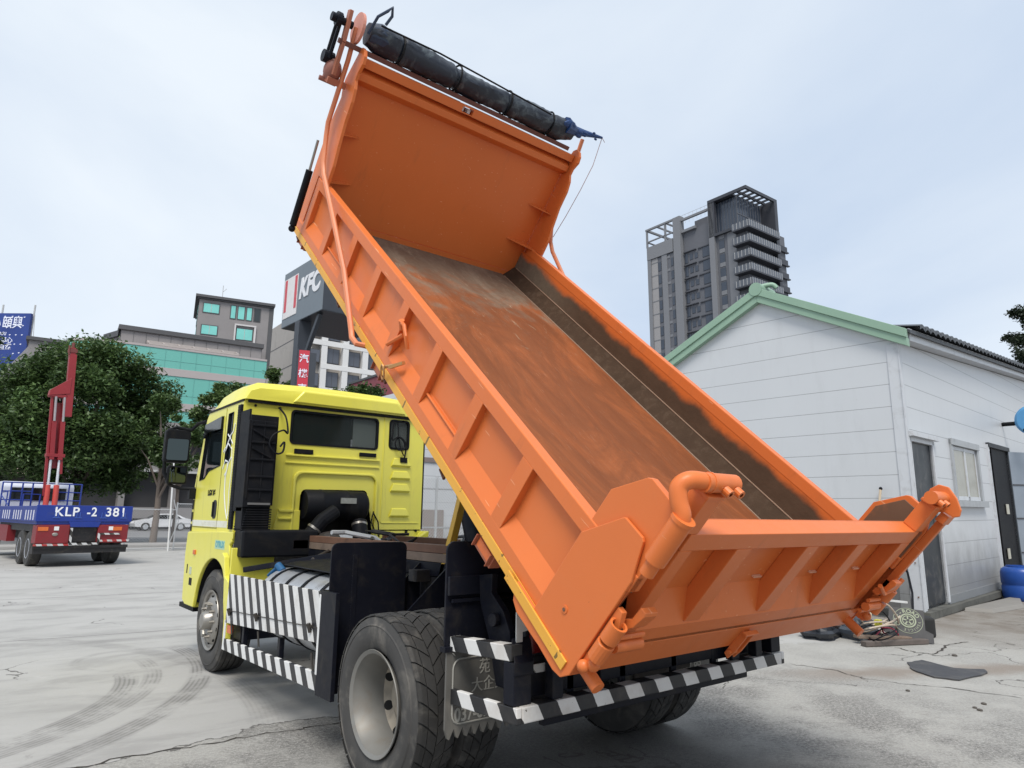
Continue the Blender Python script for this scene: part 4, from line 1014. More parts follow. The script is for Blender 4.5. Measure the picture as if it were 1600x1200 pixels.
for z in (2.21, 2.06, 1.91, 1.62): g.hexa([(.66, 3.372, z-.045), (.92, 3.372, z-.045), (.92, 3.402, z-.07), (.66, 3.402, z-.07)], [(.69, 3.385, z+.03), (.89, 3.385, z+.03), (.88, 3.402, z+.045), (.70, 3.402, z+.045)])
g.box(.545, .560, 3.392, 3.402, 1.50, 2.74); g.box(.56, 1.06, 3.392, 3.402, 1.485, 1.50)
g.build('pressed_ribs', MY, cab, bevel=.008)
g = G(); g.box(-.53, -.32, 3.375, 3.40, 2.225, 2.275); g.box(.24, .45, 3.375, 3.40, 2.24, 2.285); g.build_each('rubber_stop', MB, cab, bevel=.004)
g = G()
P = [(-.50, 1.30), (-.44, 1.30), (-.43, 1.45), (-.50, 1.45)]
g.prism([(.42, 1.22), (.46, 1.16), (.52, 1.16), (.54, 1.26), (.64, 1.32), (.86, 1.36), (.96, 1.30), (1.09, 1.26), (1.10, 1.42), (.47, 1.42)], 'y', 3.40, 3.44)
g.prism([(-1.09, 1.38), (-.42, 1.38), (-.42, 1.62), (-.66, 1.62), (-.70, 1.42)], 'y', 3.38, 3.40)
g.box(-.66, -.50, 3.36, 3.40, 1.60, 1.63); g.box(-.66, -.52, 3.36, 3.40, 1.52, 1.545)
g.build_each('lower_apron', MY, cab, bevel=.006)
for xx, z in ((.72, 1.345), (.90, 1.39), (1.03, 1.40)):
    g = G(); g.tube([(xx, 3.385, z), (xx, 3.399, z)], .016, 10); g.build('apron_hole', MB, cab)
g = G()
g.tube(spath([(.66, 3.385, 2.70), (.65, 3.37, 2.55), (.64, 3.36, 2.46), (.72, 3.35, 2.50), (.80, 3.35, 2.44), (.79, 3.35, 2.36), (.72, 3.35, 2.35), (.68, 3.36, 2.42), (.74, 3.36, 2.50), (.83, 3.36, 2.42), (.82, 3.37, 2.24)]), .009, 6)
g.tube([(.72, 3.385, 2.68), (.73, 3.37, 2.50), (.76, 3.36, 2.36), (.80, 3.35, 2.28)], .007, 6)
g.box(.77, .86, 3.365, 3.385, 2.20, 2.26)
g.tube(spath([(-.73, 3.39, 2.70), (-.72, 3.2, 2.58), (-.74, 3.06, 2.40), (-.80, 3.03, 2.42), (-.90, 3.03, 2.36), (-.93, 3.03, 2.26), (-.86, 3.03, 2.18), (-.79, 3.03, 2.20), (-.78, 3.03, 2.30), (-.82, 3.03, 2.25)]), .010, 6)
g.tube([(.44, 3.36, 1.62), (.41, 3.35, 1.5), (.46, 3.34, 1.40), (.52, 3.35, 1.33), (.50, 3.35, 1.5), (.44, 3.36, 1.60)], .008, 6)
g.build_each('loose_cable', MB, cab, smooth=True)
# snorkel and air cleaner
g = G()
g.box(-1.135, -.86, 3.06, 3.30, 1.64, 2.50); g.box(-1.11, -.83, 3.09, 3.38, 1.66, 2.56)
for z in (2.44, 2.27, 2.10, 1.93, 1.80): g.box(-1.10, -.86, 3.045, 3.06, z, z+.022)
for xx in (-1.115, -.985): g.box(xx, xx+.014, 3.05, 3.06, 1.72, 2.5)
g.bar((-1.09, 3.05, 2.40), (-.90, 3.05, 2.30), .02, .015); g.bar((-1.09, 3.05, 2.22), (-.90, 3.05, 2.13), .02, .015)
g.box(-1.12, -1.10, 3.12, 3.40, 1.60, 2.62)
sn = g.build('air_intake', MB, TR, bevel=.008)
g = G()
for k in range(9): g.box(-1.12+.004*k, -.84, 3.07+.004*(k % 2), 3.33, 1.42+k*.024, 1.434+k*.024)
g.box(-1.12, -.85, 3.10, 3.30, 1.41, 1.64); g.build('bellows', MB, sn, bevel=.003)
g = G(); g.box(-1.09, -.87, 3.045, 3.06, 1.665, 1.685); g.build('clamp_bar', M('clamp_grey', (.25, .25, .25), .4, metal=.5), sn)
g = G()
g.box(-1.12, -.35, 3.02, 3.28, 1.16, 1.42); g.tube([(-.40, 3.15, 1.36), (-.28, 3.12, 1.52), (-.12, 3.15, 1.62)], .075, 14)
g.build('intake_duct', MB, sn, bevel=.02)
g = G(); g.lathe([(0, .001), (0, .15), (.02, .165), (.16, .165), (.17, .172), (.2, .172), (.21, .165), (.46, .165), (.47, .172), (.50, .172), (.51, .165), (.70, .165), (.73, .14), (.73, .001)], (-.385, 3.42, 1.68), 'x', 36)
ac = g.build('air_cleaner', MB, TR, smooth=True)
g = G(); g.box(-.02, .16, 3.235, 3.256, 1.70, 1.76); g.build('data_label', M('label_grey', (.32, .33, .30), .5, var=.4, vs=40), ac)
g = G(); g.tube([(.24, 3.30, 1.50), (.22, 3.22, 1.36), (.20, 3.18, 1.2)], .085, 14); g.m = 1; g.tube([(.237, 3.29, 1.478), (.234, 3.28, 1.455)], .09, 14); g.tube([(-.36, 3.14, 1.42), (-.345, 3.137, 1.44)], .08, 14); g.build_each('intake_hose', [MB, MCH], ac, smooth=True)

# wing, step and bumper
for s in (-1, 1):
    g = G(); y0, z0, Ra = 3.8375, .50, .615
    top = []
    P = [(5.08, .60), (5.10, 1.10), (5.06, 1.36), (3.70, 1.395), (3.33, 1.395), (3.33, 1.28), (3.43, 1.24), (3.30, 1.0)]
    ar = [(y0+Ra*cos(radians(a)), z0+Ra*sin(radians(a))) for a in range(140, 8, -8)]
    P = [(3.30, 1.0)] + ar + [(4.46, .56), (4.80, .56), (4.92, .60), (4.98, 1.10), (4.95, 1.358), (3.62, 1.395), (3.30, 1.395), (3.30, 1.30), (3.36, 1.27)]
    g.prism(P, 'x', *sorted((s*1.095, s*1.135)))
    wg = g.build('front_wing', MY, TR, bevel=.01)
    g = G(); g.hexa([(s*1.10, 3.30, 1.398), (s*1.10, 4.9, 1.37), (s*1.135, 4.9, 1.37), (s*1.135, 3.26, 1.398)], [(s*1.0, 3.34, 1.30), (s*1.0, 4.9, 1.30), (s*1.09, 5.0, 1.30), (s*1.135, 3.27, 1.33)]); g.build('wing_lip', MY, wg, bevel=.005)
    # inner liner
    g = G(); vs = []; n = 16
    for i in range(n+1):
        a = radians(150-140*i/n); vs += [(s*1.10, y0+.62*cos(a), z0+.62*sin(a)), (s*.70, y0+.62*cos(a), z0+.62*sin(a))]
    g.add(vs, [(2*i, 2*i+1, 2*i+3, 2*i+2) for i in range(n)]); g.build('wheel_liner', MB, wg)
    # rear mud panel behind the front wheel
    g = G(); g.prism([(3.34, 1.20), (3.26, 1.16), (3.20, .98), (3.08, .94), (3.02, .60), (3.02, .34), (3.10, .335), (3.12, .60), (3.18, .75), (3.22, .95), (3.34, 1.10)], 'x', *sorted((s*1.15, s*1.20)))
    g.box(*sorted((s*.75, s*1.17)), 3.14, 3.17, .60, 1.25)
    g.build('rear_wing', MY, TR, bevel=.006)
    g = G(); g.prism([(3.02, .60), (3.02, .337), (3.08, .337), (3.06, .60)], 'x', *sorted((s*1.201, s*1.206))); g.build('wing_tape', MWH, wg)
g = G(); g.prism([(-1.13, 4.5), (-1.13, 4.86), (-1.0, 5.08), (1.0, 5.08), (1.13, 4.86), (1.13, 4.5)], 'z', .55, 1.10)
bp = g.build('front_bumper', MY, TR, bevel=.03)
g = G(); g.box(-1.136, -1.128, 4.58, 4.70, .78, .86); g.box(-1.10, 1.10, 4.55, 5.15, .50, .5495); g.box(-1.136, -1.13, 4.80, 4.84, .9, 1.0); g.build('bumper_vent', MB, bp)
g = G(); g.box(-1.142, -1.13, 4.62, 4.70, .90, .98); g.build('side_reflector', M('clear_lens', (.5, .55, .4), .2), bp)
g = G(); g.box(-1.15, -1.13, 4.52, 4.60, 1.12, 1.17); g.build('indicator', MAMB, TR, bevel=.004)
text('wing_lettering', 'OTRUX', M('teal_letters', (.10, .36, .40), .5), TR, (-1.1375, 3.66, 1.26), (0, -1, 0), (0, 0, 1), .085, .001, bold=.004)
g = G(); g.box(-1.137, -1.1355, 3.50, 3.83, 1.215, 1.305); g.build('sticker', M('pale_sticker', (.45, .62, .42), .5), TR)
# mirrors
def mirror(s):
    g = G()
    g.tube([(s*1.08, 4.82, 2.66), (s*1.14, 4.93, 2.64), (s*1.20, 4.98, 2.56), (s*1.36, 5.0, 2.58), (s*1.44, 5.0, 2.55), (s*1.46, 5.02, 2.3)], .022, 8)
    g.tube([(s*1.08, 4.95, 1.86), (s*1.25, 5.0, 1.86), (s*1.38, 5.0, 1.90), (s*1.45, 5.02, 2.05), (s*1.45, 5.02, 2.2)], .020, 8)
    g.box(*sorted((s*1.06, s*1.17)), 4.90, 5.0, 1.74, 1.86)
    m = g.build('mirror_arm', MB, TR, smooth=True)
    g = G(); g.prism(rrect(*sorted((s*1.20, s*1.475)), 2.16, 2.555, .04, 4), 'y', 4.97, 5.08); g.build('mirror_housing', MB, m, bevel=.012)
    g = G(); g.prism(rrect(*sorted((s*1.225, s*1.45)), 2.19, 2.44, .02, 3), 'y', 4.964, 4.969); g.xf(Matrix.Translation((s*1.33, 4.955, 0)) @ Matrix.Rotation(radians(s*7.5), 4, 'Z') @ Matrix.Translation((-s*1.33, -4.967, 0))); g.build('mirror_glass', MGL, m)
    g = G(); g.prism(rrect(*sorted((s*1.20, s*1.42)), 1.91, 2.125, .03, 4), 'y', 4.97, 5.06); g.build('mirror_housing', MB, m, bevel=.01)
    g = G(); g.prism(rrect(*sorted((s*1.22, s*1.40)), 1.93, 2.105, .02, 3), 'y', 4.964, 4.969); g.xf(Matrix.Translation((0, 0, 0))); g.build('mirror_glass', MGL, m)
MGL = NT('mirror_glass'); MGL.col((.07, .085, .085)); MGL.rough(.03); MGL.b.inputs['Metallic'].default_value = 1; MGL = MGL.m
mirror(-1); mirror(1)
# ------------------------------------------------------------------ far buildings
MGT = M('teal_glass', (.135, .43, .37), .22, var=.07, vs=.3, spec=.6)
MGB = M('granite_grey', (.24, .225, .225), .7, var=.08, vs=.5, grime=(.12, .115, .12), ga=.3, gs=.3)
MGP = M('granite_pink', (.40, .36, .355), .7, var=.06, vs=.5)
MCOP = M('coping_dark', (.075, .075, .08), .6)
MWD = M('window_dark', (.03, .04, .045), .15, var=.3, vs=.7)
MWT = M('window_teal', (.20, .58, .53), .15, var=.2, vs=.6)
MFRM = M('frame_grey', (.45, .45, .45), .5)
def panels(g, x0, x1, z0, z1, y, nx, nz, w=.04):   # thin mullion lines
    for i in range(nx+1): x = x0+(x1-x0)*i/nx; g.box(x-w/2, x+w/2, y-.03, y, z0, z1)
    for i in range(nz+1): z = z0+(z1-z0)*i/nz; g.box(x0, x1, y-.028, y-.001, z-w/2, z+w/2)

R_ = empty('office_building', (9.708, 87.573, 0), radians(-5.9), 'grey office block with wide bands of green glass behind the trees', 'office building')
g = G(); g.box(0, 16.4, .0, 26, 0, 23.2); g.box(-9, -.001, 3.2, 26, 0, 21.2); g.prism([(0, 0), (0, 3.2), (-1.46, 3.2)], 'z', 0, 22.3)
g.prism([(-9, 3.2), (-9, 26), (-13, 26)], 'z', 0, 20.4)
wl_ = g.build('wall', MGB, R_)
g = G(); g.box(-.3, 16.6, -.3, 26, 23.2, 23.75); g.prism([(-.3, -.3), (0, 3.2), (-1.7, 3.2)], 'z', 22.3, 23.0); g.box(-9.3, -1.4, 2.9, 26, 21.2, 21.6); g.build('roof_coping', MCOP, R_)
g = G(); panels(g, 0, 16.4, 17.3, 23.1, -.001, 12, 3, .03); g.build('cladding_joint', MCOP, R_)
# curved glass drum carrying the bands
def drum(z0, z1, name, mat, off=0.):
    g = G(); arcp = [(-5.2+6.5*(1-cos(radians(a))), -.2-3.3*sin(radians(a))-off) for a in range(0, 91, 10)] + [(16.4, -3.5-off), (16.4, .0-.01), (-5.2, .0-.01)]
    g.prism(arcp, 'z', z0, z1); return g.build(name, mat, R_)
for z0, z1 in ((18.45, 20.75), (14.35, 17.55), (10.8, 13.4), (7.6, 9.6)):
    dm = drum(z0, z1, 'glass_band', MGT)
    g = G()
    for k in range(9): g.box(1.3+1.7*k, 1.34+1.7*k, -3.53, -3.49, z0, z1)
    g.box(1.3, 16.4, -3.525, -3.49, z0+.9, z0+.93)
    g.build('mullion', M('mullion_teal', (.12, .36, .33), .5), dm)
for z0, z1 in ((20.751, 21.0), (17.551, 18.449), (13.401, 14.349), (9.601, 10.799), (6.2, 7.599), (3.2, 4.6)): drum(z0, z1, 'spandrel', MGP, .08)
drum(.0, 3.2, 'ground_floor', M('shop_dark', (.05, .05, .05), .6), -.4)
g = G()
for q in (0, 1):
    g.bar((2.9+q*.0, -2.6+q*2.4, 21.35+q*.75), (13.1, -2.6+q*2.4, 21.35+q*.75), .25, .25)
for k in range(7): x = 2.9+k*1.7; g.bar((x, -2.6, 21.35), (x, -.2, 22.1), .22, .22)
g.build('canopy', M('canopy_metal', (.38, .34, .32), .5), R_)

R_ = empty('tower_block', (18.98, 91.332, 0), radians(-12.7), 'dark grey flat-roofed block with teal windows above the green glass bands', 'building')
g = G(); g.box(0, 9.3, 0, 11, 0, 30.2); g.build('wall', MGB, R_)
g = G(); g.box(-.5, 9.7, -.5, 11.5, 30.2, 30.55); g.box(-.25, 9.5, -.25, 11.2, 30.0, 30.199); g.box(9.0, 9.6, -.05, .3, 20, 30.0); g.build('roof', MCOP, R_)
def win(par, x0, x1, z0, z1, y=-.02, mat=None, frame=None, fw=.12, side=None, split=2):
    g = G()
    if side is None:
        g.box(x0-fw, x1+fw, y-.03, y+.05, z0-fw, z1+fw); f = g.build('window', frame or MCOP, par)
        g = G(); g.box(x0, x1, y-.06, y-.035, z0, z1); pn = g.build('pane', mat or MWT, f)
        if split > 1:
            g = G()
            for k in range(1, split): x = x0+(x1-x0)*k/split; g.box(x-.03, x+.03, y-.08, y-.061, z0, z1)
            g.build('mullion', frame or MFRM, f)
    else:
        g.box(side-.03, side+.05, x0-fw, x1+fw, z0-fw, z1+fw); f = g.build('window', frame or MCOP, par)
        g = G(); g.box(side-.06, side-.035, x0, x1, z0, z1); g.build('pane', mat or MWT, f)
    return f
for z in (28.25, 25.2, 22.1, 19.0):
    win(R_, .6, 2.5, z, z+1.2); 
    for k in range(4): win(R_, 1.2+k*2.2, 2.5+k*2.2, z+.1, z+1.2, side=-.02)
for a, b in ((4.05, 4.6), (4.97, 5.75), (6.1, 6.7), (7.1, 7.8)): win(R_, a, b, 27.85, 29.6, split=1, mat=MWD if a > 7 else MWT)
win(R_, 5.0, 7.0, 25.0, 26.5); win(R_, 5.0, 7.0, 20.5, 21.8)
g = G(); g.box(4.65, 4.85, -.25, -.0, 19.5, 26.9); g.box(7.2, 7.45, -.25, -.0, 19.5, 26.9); g.box(4.65, 7.45, -.26, -.0, 26.9, 27.1); g.build('trim_frame', M('pale_trim', (.55, .53, .53), .6), R_)
g = G(); g.tube([(3.0, 6, 30.5), (3.0, 6, 34.2)], .05, 5); g.tube([(3, 6, 33.2), (3.5, 6, 33.8)], .03, 4); g.build('antenna', MFRM, R_)

R_ = empty('apartment_block', (39.097, 98.014, 0), radians(-2.0), 'block with a white concrete window grid and a bare grey side wall', 'building')
g = G(); g.box(-2.0, 26, .9, 22, 0, 34.6); g.box(-2.05, -1.2, .2, .9, 0, 27.8); wl_ = g.build('wall', M('grey_render', (.36, .335, .31), .8, var=.1, vs=.4, grime=(.2, .19, .18), ga=.4, gs=.4), R_)
g = G(); 
for z in (30.2, 25.8, 21.5): g.box(-2.03, -2.0, 1.2, 22, z, z+.12)
g.build('side_joint', MCOP, R_)
g = G(); WG = M('white_concrete', (.66, .655, .65), .7, var=.06, vs=.5)
xs = [.35, 4.0, 7.5, 11.0, 14.5]
for x in xs: g.box(x, x+1.0, -.0, .9, 12, 32.6)
for z in (28.3, 24.5, 20.6, 16.8): g.box(.35, 15.5, -.04, .0-.002, z, z+.85); g.box(-2.0, .349, -.04, .5, z, z+.85) if z > 28 else None
g.prism([(.35, 32.2), (.35, 32.6), (1.4, 33.4), (15.5, 33.4), (15.5, 32.2)], 'y', -.05, .9)
g.build('window_grid', WG, R_, bevel=.02)
for i, x in enumerate(xs[:-1]):
    for z in (29.5, 25.7, 21.8, 17.9): win(R_, x+1.25, x+3.2, z, z+2.3, y=.7, mat=M('window_slate', (.09, .10, .125), .2, var=.2, vs=.5), split=2, frame=M('window_frame_dark', (.06, .06, .065), .5))
for z in (29.7, 25.5, 21.6): win(R_, -1.4, .1, z, z+1.9, y=.15, mat=MATS['window_slate'], frame=MATS['window_frame_dark'], split=1)

# residential tower
R_ = empty('residential_tower', (140.852, 82.053, 0), radians(-1.7), 'tall dark grey residential tower with corner balconies and rooftop pergola', 'tower')
R_.rotation_euler[1] = radians(-.6)
MT1 = M('tower_light', (.19, .195, .21), .7, var=.06, vs=.2)
MT2 = M('tower_mid', (.118, .122, .138), .7, var=.06, vs=.2)
MT3 = M('tower_dark', (.042, .044, .054), .5, var=.1, vs=.2)
MTG = M('tower_glass', (.05, .062, .085), .15, var=.3, vs=.3)
g = G(); g.box(.4, 12, .6, 10.6, 0, 73.5); g.box(.8, 16, 10.6, 20, 0, 78); g.box(.0, 14, 22.9, 31.8, 0, 73.0); g.box(1.5, 14, 20, 22.9, 0, 72); g.box(3, 14, 11, 17.8, 78, 81.0)
g.build('wall', MT2, R_)
g = G(); g.box(-.4, 1.4, 20.2, 22.6, 0, 82.6); g.box(-.5, 1.0, 9.4, 11.0, 0, 82.4); g.box(-.3, 1, 30.9, 32.1, 0, 76.6); g.box(-.4, 1, 22.9, 32.1, 73.2, 77.0); g.box(-.25, .6, 25.2, 27.0, 0, 73.2); g.box(.2, .9, 3.4, 6.0, 0, 73.5)
g.build('pier', MT1, R_)
g = G()  # big portal frame: roof slab, right column, left edge
g.box(-.6, 13.2, .0-.6, .0, 82.4, 83.2); g.box(-.6, .0, .001, 10.9, 82.4, 83.2); g.box(12.6, 13.2, .001, 10.9, 82.4, 83.2)
for k in range(1, 4): g.box(.001, 12.599, k*2.4-.25, k*2.4+.15, 82.5, 83.1)
for k in range(1, 6): g.box(k*2.1-.15, k*2.1+.15, .001, 9.7, 82.55, 83.05)
g.box(.001, 12.599, 9.7, 10.9, 82.4, 83.2); g.box(.2, 12.4, 3.9, 9.69, 82.6, 83.0)
g.box(11.9, 13.2, -.6, 3.5, 0, 82.399); g.box(-.5, .3, 9.0, 10.9, 73.6, 82.399); g.box(-.5, .8, .5, 10.9, 72.9, 73.6)
g.build('roof_frame', MT3, R_)
g = G()
for a, b in ((0, .5), (1, .5)): pass
g.box(-.3, 14, 31.9, 32.5, 82.1, 82.6); g.box(-.3, .3, 22.6, 31.9, 82.1, 82.6); g.box(13.4, 14, 22.6, 31.9, 82.1, 82.6)
for y in (25.2, 28.4): g.box(.3, 13.4, y, y+.4, 82.15, 82.55)
for y in (25.3, 31.9): g.box(-.2, .2, y, y+.5, 77.0, 82.1)
for y in (25.3, 31.9): g.box(13.4, 13.8, y, y+.5, 73, 82.1)
g.box(-.2, .2, 23, 31.9, 78.6, 78.9); g.box(.2, 13.4, 31.9, 32.3, 78.6, 78.9)
g.box(0, .6, 11.0, 20.2, 81.0, 81.6); g.box(0, .6, 15.5, 20.2, 77.6, 78.3)
g.build('pergola', MT1, R_)
g = G(); g.box(1.2, 11.8, 3.4, 10, 73.6, 82.3); 
pb = g.build('glass_penthouse', MTG, R_)
g = G()
for k in range(8): g.box(1.12, 1.2, 3.4+k*.9, 3.5+k*.9, 73.6, 82.3)
for k in range(10): g.box(1.2+k*1.15, 1.34+k*1.15, 3.32, 3.4, 73.6, 82.3)
g.box(1.12, 11.8, 3.30, 3.319, 77.5, 77.8)
g.build('mullion', MATS['tower_mid'], pb)
for k in range(19):
    zf = 71.9-k*3.72
    # wrapping corner balconies on the near corner
    g = G(); g.prism([(-1.6, 3.4), (-1.6, -1.5), (11.9, -1.5), (11.9, .59), (.39, .59), (.39, 3.4)], 'z', zf-.25, zf+.12)
    bl = g.build('balcony', MT3, R_)
    g = G(); g.prism([(-1.6, 3.4), (-1.6, -1.5), (11.9, -1.5), (11.9, -1.38), (-1.48, -1.38), (-1.48, 3.4)], 'z', zf+.12, zf+1.7); 
    g2 = g.build('balcony_rail', M('rail_glass', (.10, .11, .13), .2, var=.3, vs=.6), bl)
    g = G()
    for q in range(14): x = -1.5+q*1.0; y = -1.5; g.box(x, x+.08, y-.06, y+.02, zf+.12, zf+1.75)
    for q in range(5): g.box(-1.68, -1.6, -1.1+q*1.0, -1.0+q*1.0, zf+.12, zf+1.75)
    g.build('baluster', MFRM, bl)
    win(R_, 7.0, 8.6, zf-2.6, zf-.4, side=.36, mat=MTG, fw=.05)
    g = G(); g.box(.3, .39, 7.0, 8.6, zf+.0, zf+1.1); g.build('spandrel', MT1, R_)
    win(R_, 11.6, 14.0, zf-2.9, zf-.2, side=.76, mat=MTG, fw=.1, frame=MT3)
    g = G(); g.box(.55, .8, 11.2, 15.4, zf-.2, zf+.05); g.box(.3, .8, 16.0, 20.0, zf-.1, zf+.1); g.build('ledge', MT3, R_)
    for (a, b) in ((15.6, 16.6), (17.2, 18.2)): win(R_, a, b, zf-2.4, zf-.9, side=.76, mat=MTG, fw=.05)
    win(R_, 18.8, 19.8, zf-3.0, zf-.4, side=.76, mat=MTG, fw=.05)
    win(R_, 23.1, 23.9, zf-2.6, zf-.3, side=-.04, mat=MTG, fw=.05); win(R_, 27.4, 28.4, zf-2.8, zf-.3, side=-.04, mat=MTG, fw=.05)
    g = G(); g.box(-.1, -.0, 24.2, 25.2, zf-.1, zf+.6) ; g.box(-.12, -.0, 28.5, 30.8, zf-.15, zf+.05); g.build('ledge', MT1, R_)
g = G(); g.box(-.05, .0, 28.6, 30.8, 0, 73.1); g.build('pale_panel', M('tower_pale', (.30, .29, .29), .7), R_)
g = G(); g.box(15.5, 20, 2, 16, 0, 75.4); an = g.build('annex', MT2, R_)
for k in range(19):
    zf = 71.0-k*3.72; g = G(); g.box(16.6, 20.6, 1.3, 2.0, zf-.2, zf+.1); g.box(16.7, 20.0, 1.4, 1.5, zf+.1, zf+1.4); g.build('annex_balcony', MT3, an)
g = G()
for k in range(14): g.tube([(2, 11+k*1.3, 81.0), (2, 11+k*1.3, 83.6)], .05, 4)
g.tube([(2, 11, 83.6), (2, 28, 83.6)], .05, 4); g.build('roof_rail', MFRM, R_)

# billboard on the far left
R_ = empty('billboard', (1.959, 115.701, 0), radians(-39.9), 'dark blue billboard with white Chinese characters above the trees', 'billboard')
g = G(); g.box(-14, .0, .0, .4, 20, 30.1); bb = g.build('panel', M('billboard_blue', (.018, .045, .22), .5, var=.5, vs=.25), R_)
g = G(); 
for x in (-12, -4.9, -.1): g.tube([(x, .7, 0), (x, .7, 31.6)], .12, 6)
g.tube([(.2, .5, 30), (2.4, .5, 0)], .05, 5)
for z in (21, 25, 29): g.tube([(-14, .6, z), (0, .6, z)], .08, 5)
g.build('support', MFRM, R_)
MWL = M('billboard_white', (.75, .78, .90), .5)
text('headline', '頤興', MWL, bb, (-2.55, -.03, 28.55), (1, 0, 0), (0, 0, 1), 1.9, .02, sx=.80, bold=.02)
text('headline', '市心', MWL, bb, (-5.75, -.03, 28.55), (1, 0, 0), (0, 0, 1), 1.9, .02, sx=.80)
text('small_line', 'BASARI', MWL, bb, (-4.4, -.03, 26.95), (1, 0, 0), (0, 0, 1), .75, .02)
text('tagline', '中都心', MWL, bb, (-3.55, -.03, 25.95), (1, 0, 0), (0, 0, 1), .95, .02, bold=.01)
text('tagline', '享自然', MWL, bb, (-3.6, -.03, 24.95), (1, 0, 0), (0, 0, 1), .95, .02, bold=.01)
g = G()
for (x, z) in ((-.9, 29.5), (-1.8, 29.6), (-2.7, 29.6), (-3.8, 29.6), (-.95, 28.2), (-.9, 26.8), (-1.8, 26.8), (-2.7, 26.8), (-.9, 25.4), (-1.8, 25.4), (-2.7, 25.4), (-.95, 24.1), (-1.8, 24.0), (-6, 25.5), (-7, 27.1)):
    g.prism([(x-.16, z), (x, z-.09), (x+.16, z+.04), (x, z+.1)], 'y', -.02, -.001)
g.build_each('spotlight', MWL, bb)

# restaurant pylon sign
R_ = empty('pylon_sign', (12.833, 35.025, 0), radians(2.4), 'large grey box sign on a dark pole reading KFC', 'sign')
MSG = M('sign_grey', (.155, .185, .215), .55, var=.08, vs=.6)
g = G(); g.box(0, 5.0, .0, 6.15, 14.03, 17.9); sg_ = g.build('sign_box', MSG, R_, bevel=.02)
g = G(); g.box(.02, 5.02, -.03, -.001, 14.05, 17.88); g.box(.02, 4.98, .02, 6.13, 14.0, 14.029); g.build('dark_face', M('sign_dark', (.035, .042, .055), .5), sg_)
g = G(); g.box(-.03, -.001, 3.85, 6.0, 14.6, 17.4); g.m = 1; g.box(-.045, -.031, 3.93, 4.28, 15.05, 17.33); g.box(-.045, -.031, 5.52, 5.87, 15.05, 17.33); g.build('logo_panel', [M('logo_white', (.70, .68, .68), .5), M('logo_red', (.55, .06, .08), .5)], sg_)
text('sign_lettering', 'KFC', M('sign_white', (.72, .73, .76), .5), sg_, (-.02, 2.05, 16.1), (0, -1, 0), (0, 0, 1), 1.85, .02, shear=.20, bold=.085, sx=.88)
g = G(); g.box(-.05, .8, 3.1, 3.8, 0, 14.0); g.bar((.3, 3.4, 10.5), (.3, .8, 14.0), .25, .3); g.build('pole', MATS['sign_dark'], R_, bevel=.02)

R_ = empty('banner_sign', (10.57, 32.496, 0), radians(-20), 'narrow upright red sign with white Chinese characters beside the dark pole', 'sign')
g = G(); g.box(.06, .62, .0, .12, 4.2, 10.6); bs = g.build('panel', M('banner_red', (.50, .03, .055), .5), R_)
for i, ch in enumerate('汽機車百貨'): text('character', ch, MWL, bs, (.34, -.02, 10.1-i*.85), (1, 0, 0), (0, 0, 1), .52, .005, bold=.006)
g = G(); g.box(-.02, .04, .02, .12, 0, 10.65); g.box(.64, 1.0, .05, .4, 6.5, 10.5); g.build('post', MATS['sign_dark'], R_)

R_ = empty('maroon_building', (28.1, 52, 0), 0, 'maroon wall just visible between the cab roof and the raised bed', 'building')
g = G(); g.box(-2.4, 2, .0, 6, 0, 14.2); g.build('wall', M('maroon', (.22, .055, .07), .7, var=.1), R_)
g = G(); g.box(-2.5, 2.1, -.1, 6.1, 14.2, 14.4); g.build('roof', MCOP, R_)

# low shop at far left
R_ = empty('shop_building', (-1.0, 53, 0), radians(0), 'low shop with a pinkish canopy and dark open front behind the trees', 'shop')
g = G(); g.box(-14, 2.4, 1.5, 10, 0, 4.6); g.build('wall', M('shop_wall', (.06, .058, .06), .7), R_)
g = G(); g.hexa([(-14, -.6, 4.0), (2.6, -.6, 4.0), (2.6, 3, 5.6), (-14, 3, 5.6)], [(-14, -.6, 4.15), (2.6, -.6, 4.15), (2.6, 3, 5.8), (-14, 3, 5.8)]); g.box(-14, 2.6, 3.0, 10, 5.2, 5.8); g.build('canopy', M('canopy_pink', (.62, .47, .42), .7, var=.08), R_)
for x in (-6, -2.5, .6):
    g = G(); g.box(x, x+1.8, 1.46, 1.5, .6, 3.2); g.build('window', M('shop_window', (.12, .10, .08), .3, var=.6, vs=1.5), R_)
g = G(); g.box(-4.6, -3.6, 1.40, 1.5, 3.2, 3.9); g.build('shop_panel', M('shop_orange', (.6, .2, .05), .5), R_)

# elevated grey podium seen beside the cab mirror
R_ = empty('car_park_deck', (9.5, 66, 0), 0, 'low grey deck with pale concrete bands beyond the road', 'building')
g = G(); g.box(-6, 16, 1, 10, 0, 9.6); g.build('wall', M('deck_dark', (.045, .045, .048), .8, var=.3, vs=.5), R_)
g = G()
for z0, z1 in ((8.8, 9.9), (5.4, 6.9), (1.0, 2.0)): g.box(-6.2, 16.2, -.2, .999, z0, z1)
g.m = 1; g.box(-6.2, 16.2, -.25, -.201, 5.2, 5.399); g.m = 0
g.build('slab', [M('deck_grey', (.24, .23, .23), .8, var=.08), MFRM], R_)
for k in range(5):
    g = G(); g.box(-5.8+k*4.3, -5.3+k*4.3, -.1, .99, 2.0, 8.8); g.build('column', MATS['deck_grey'], R_)

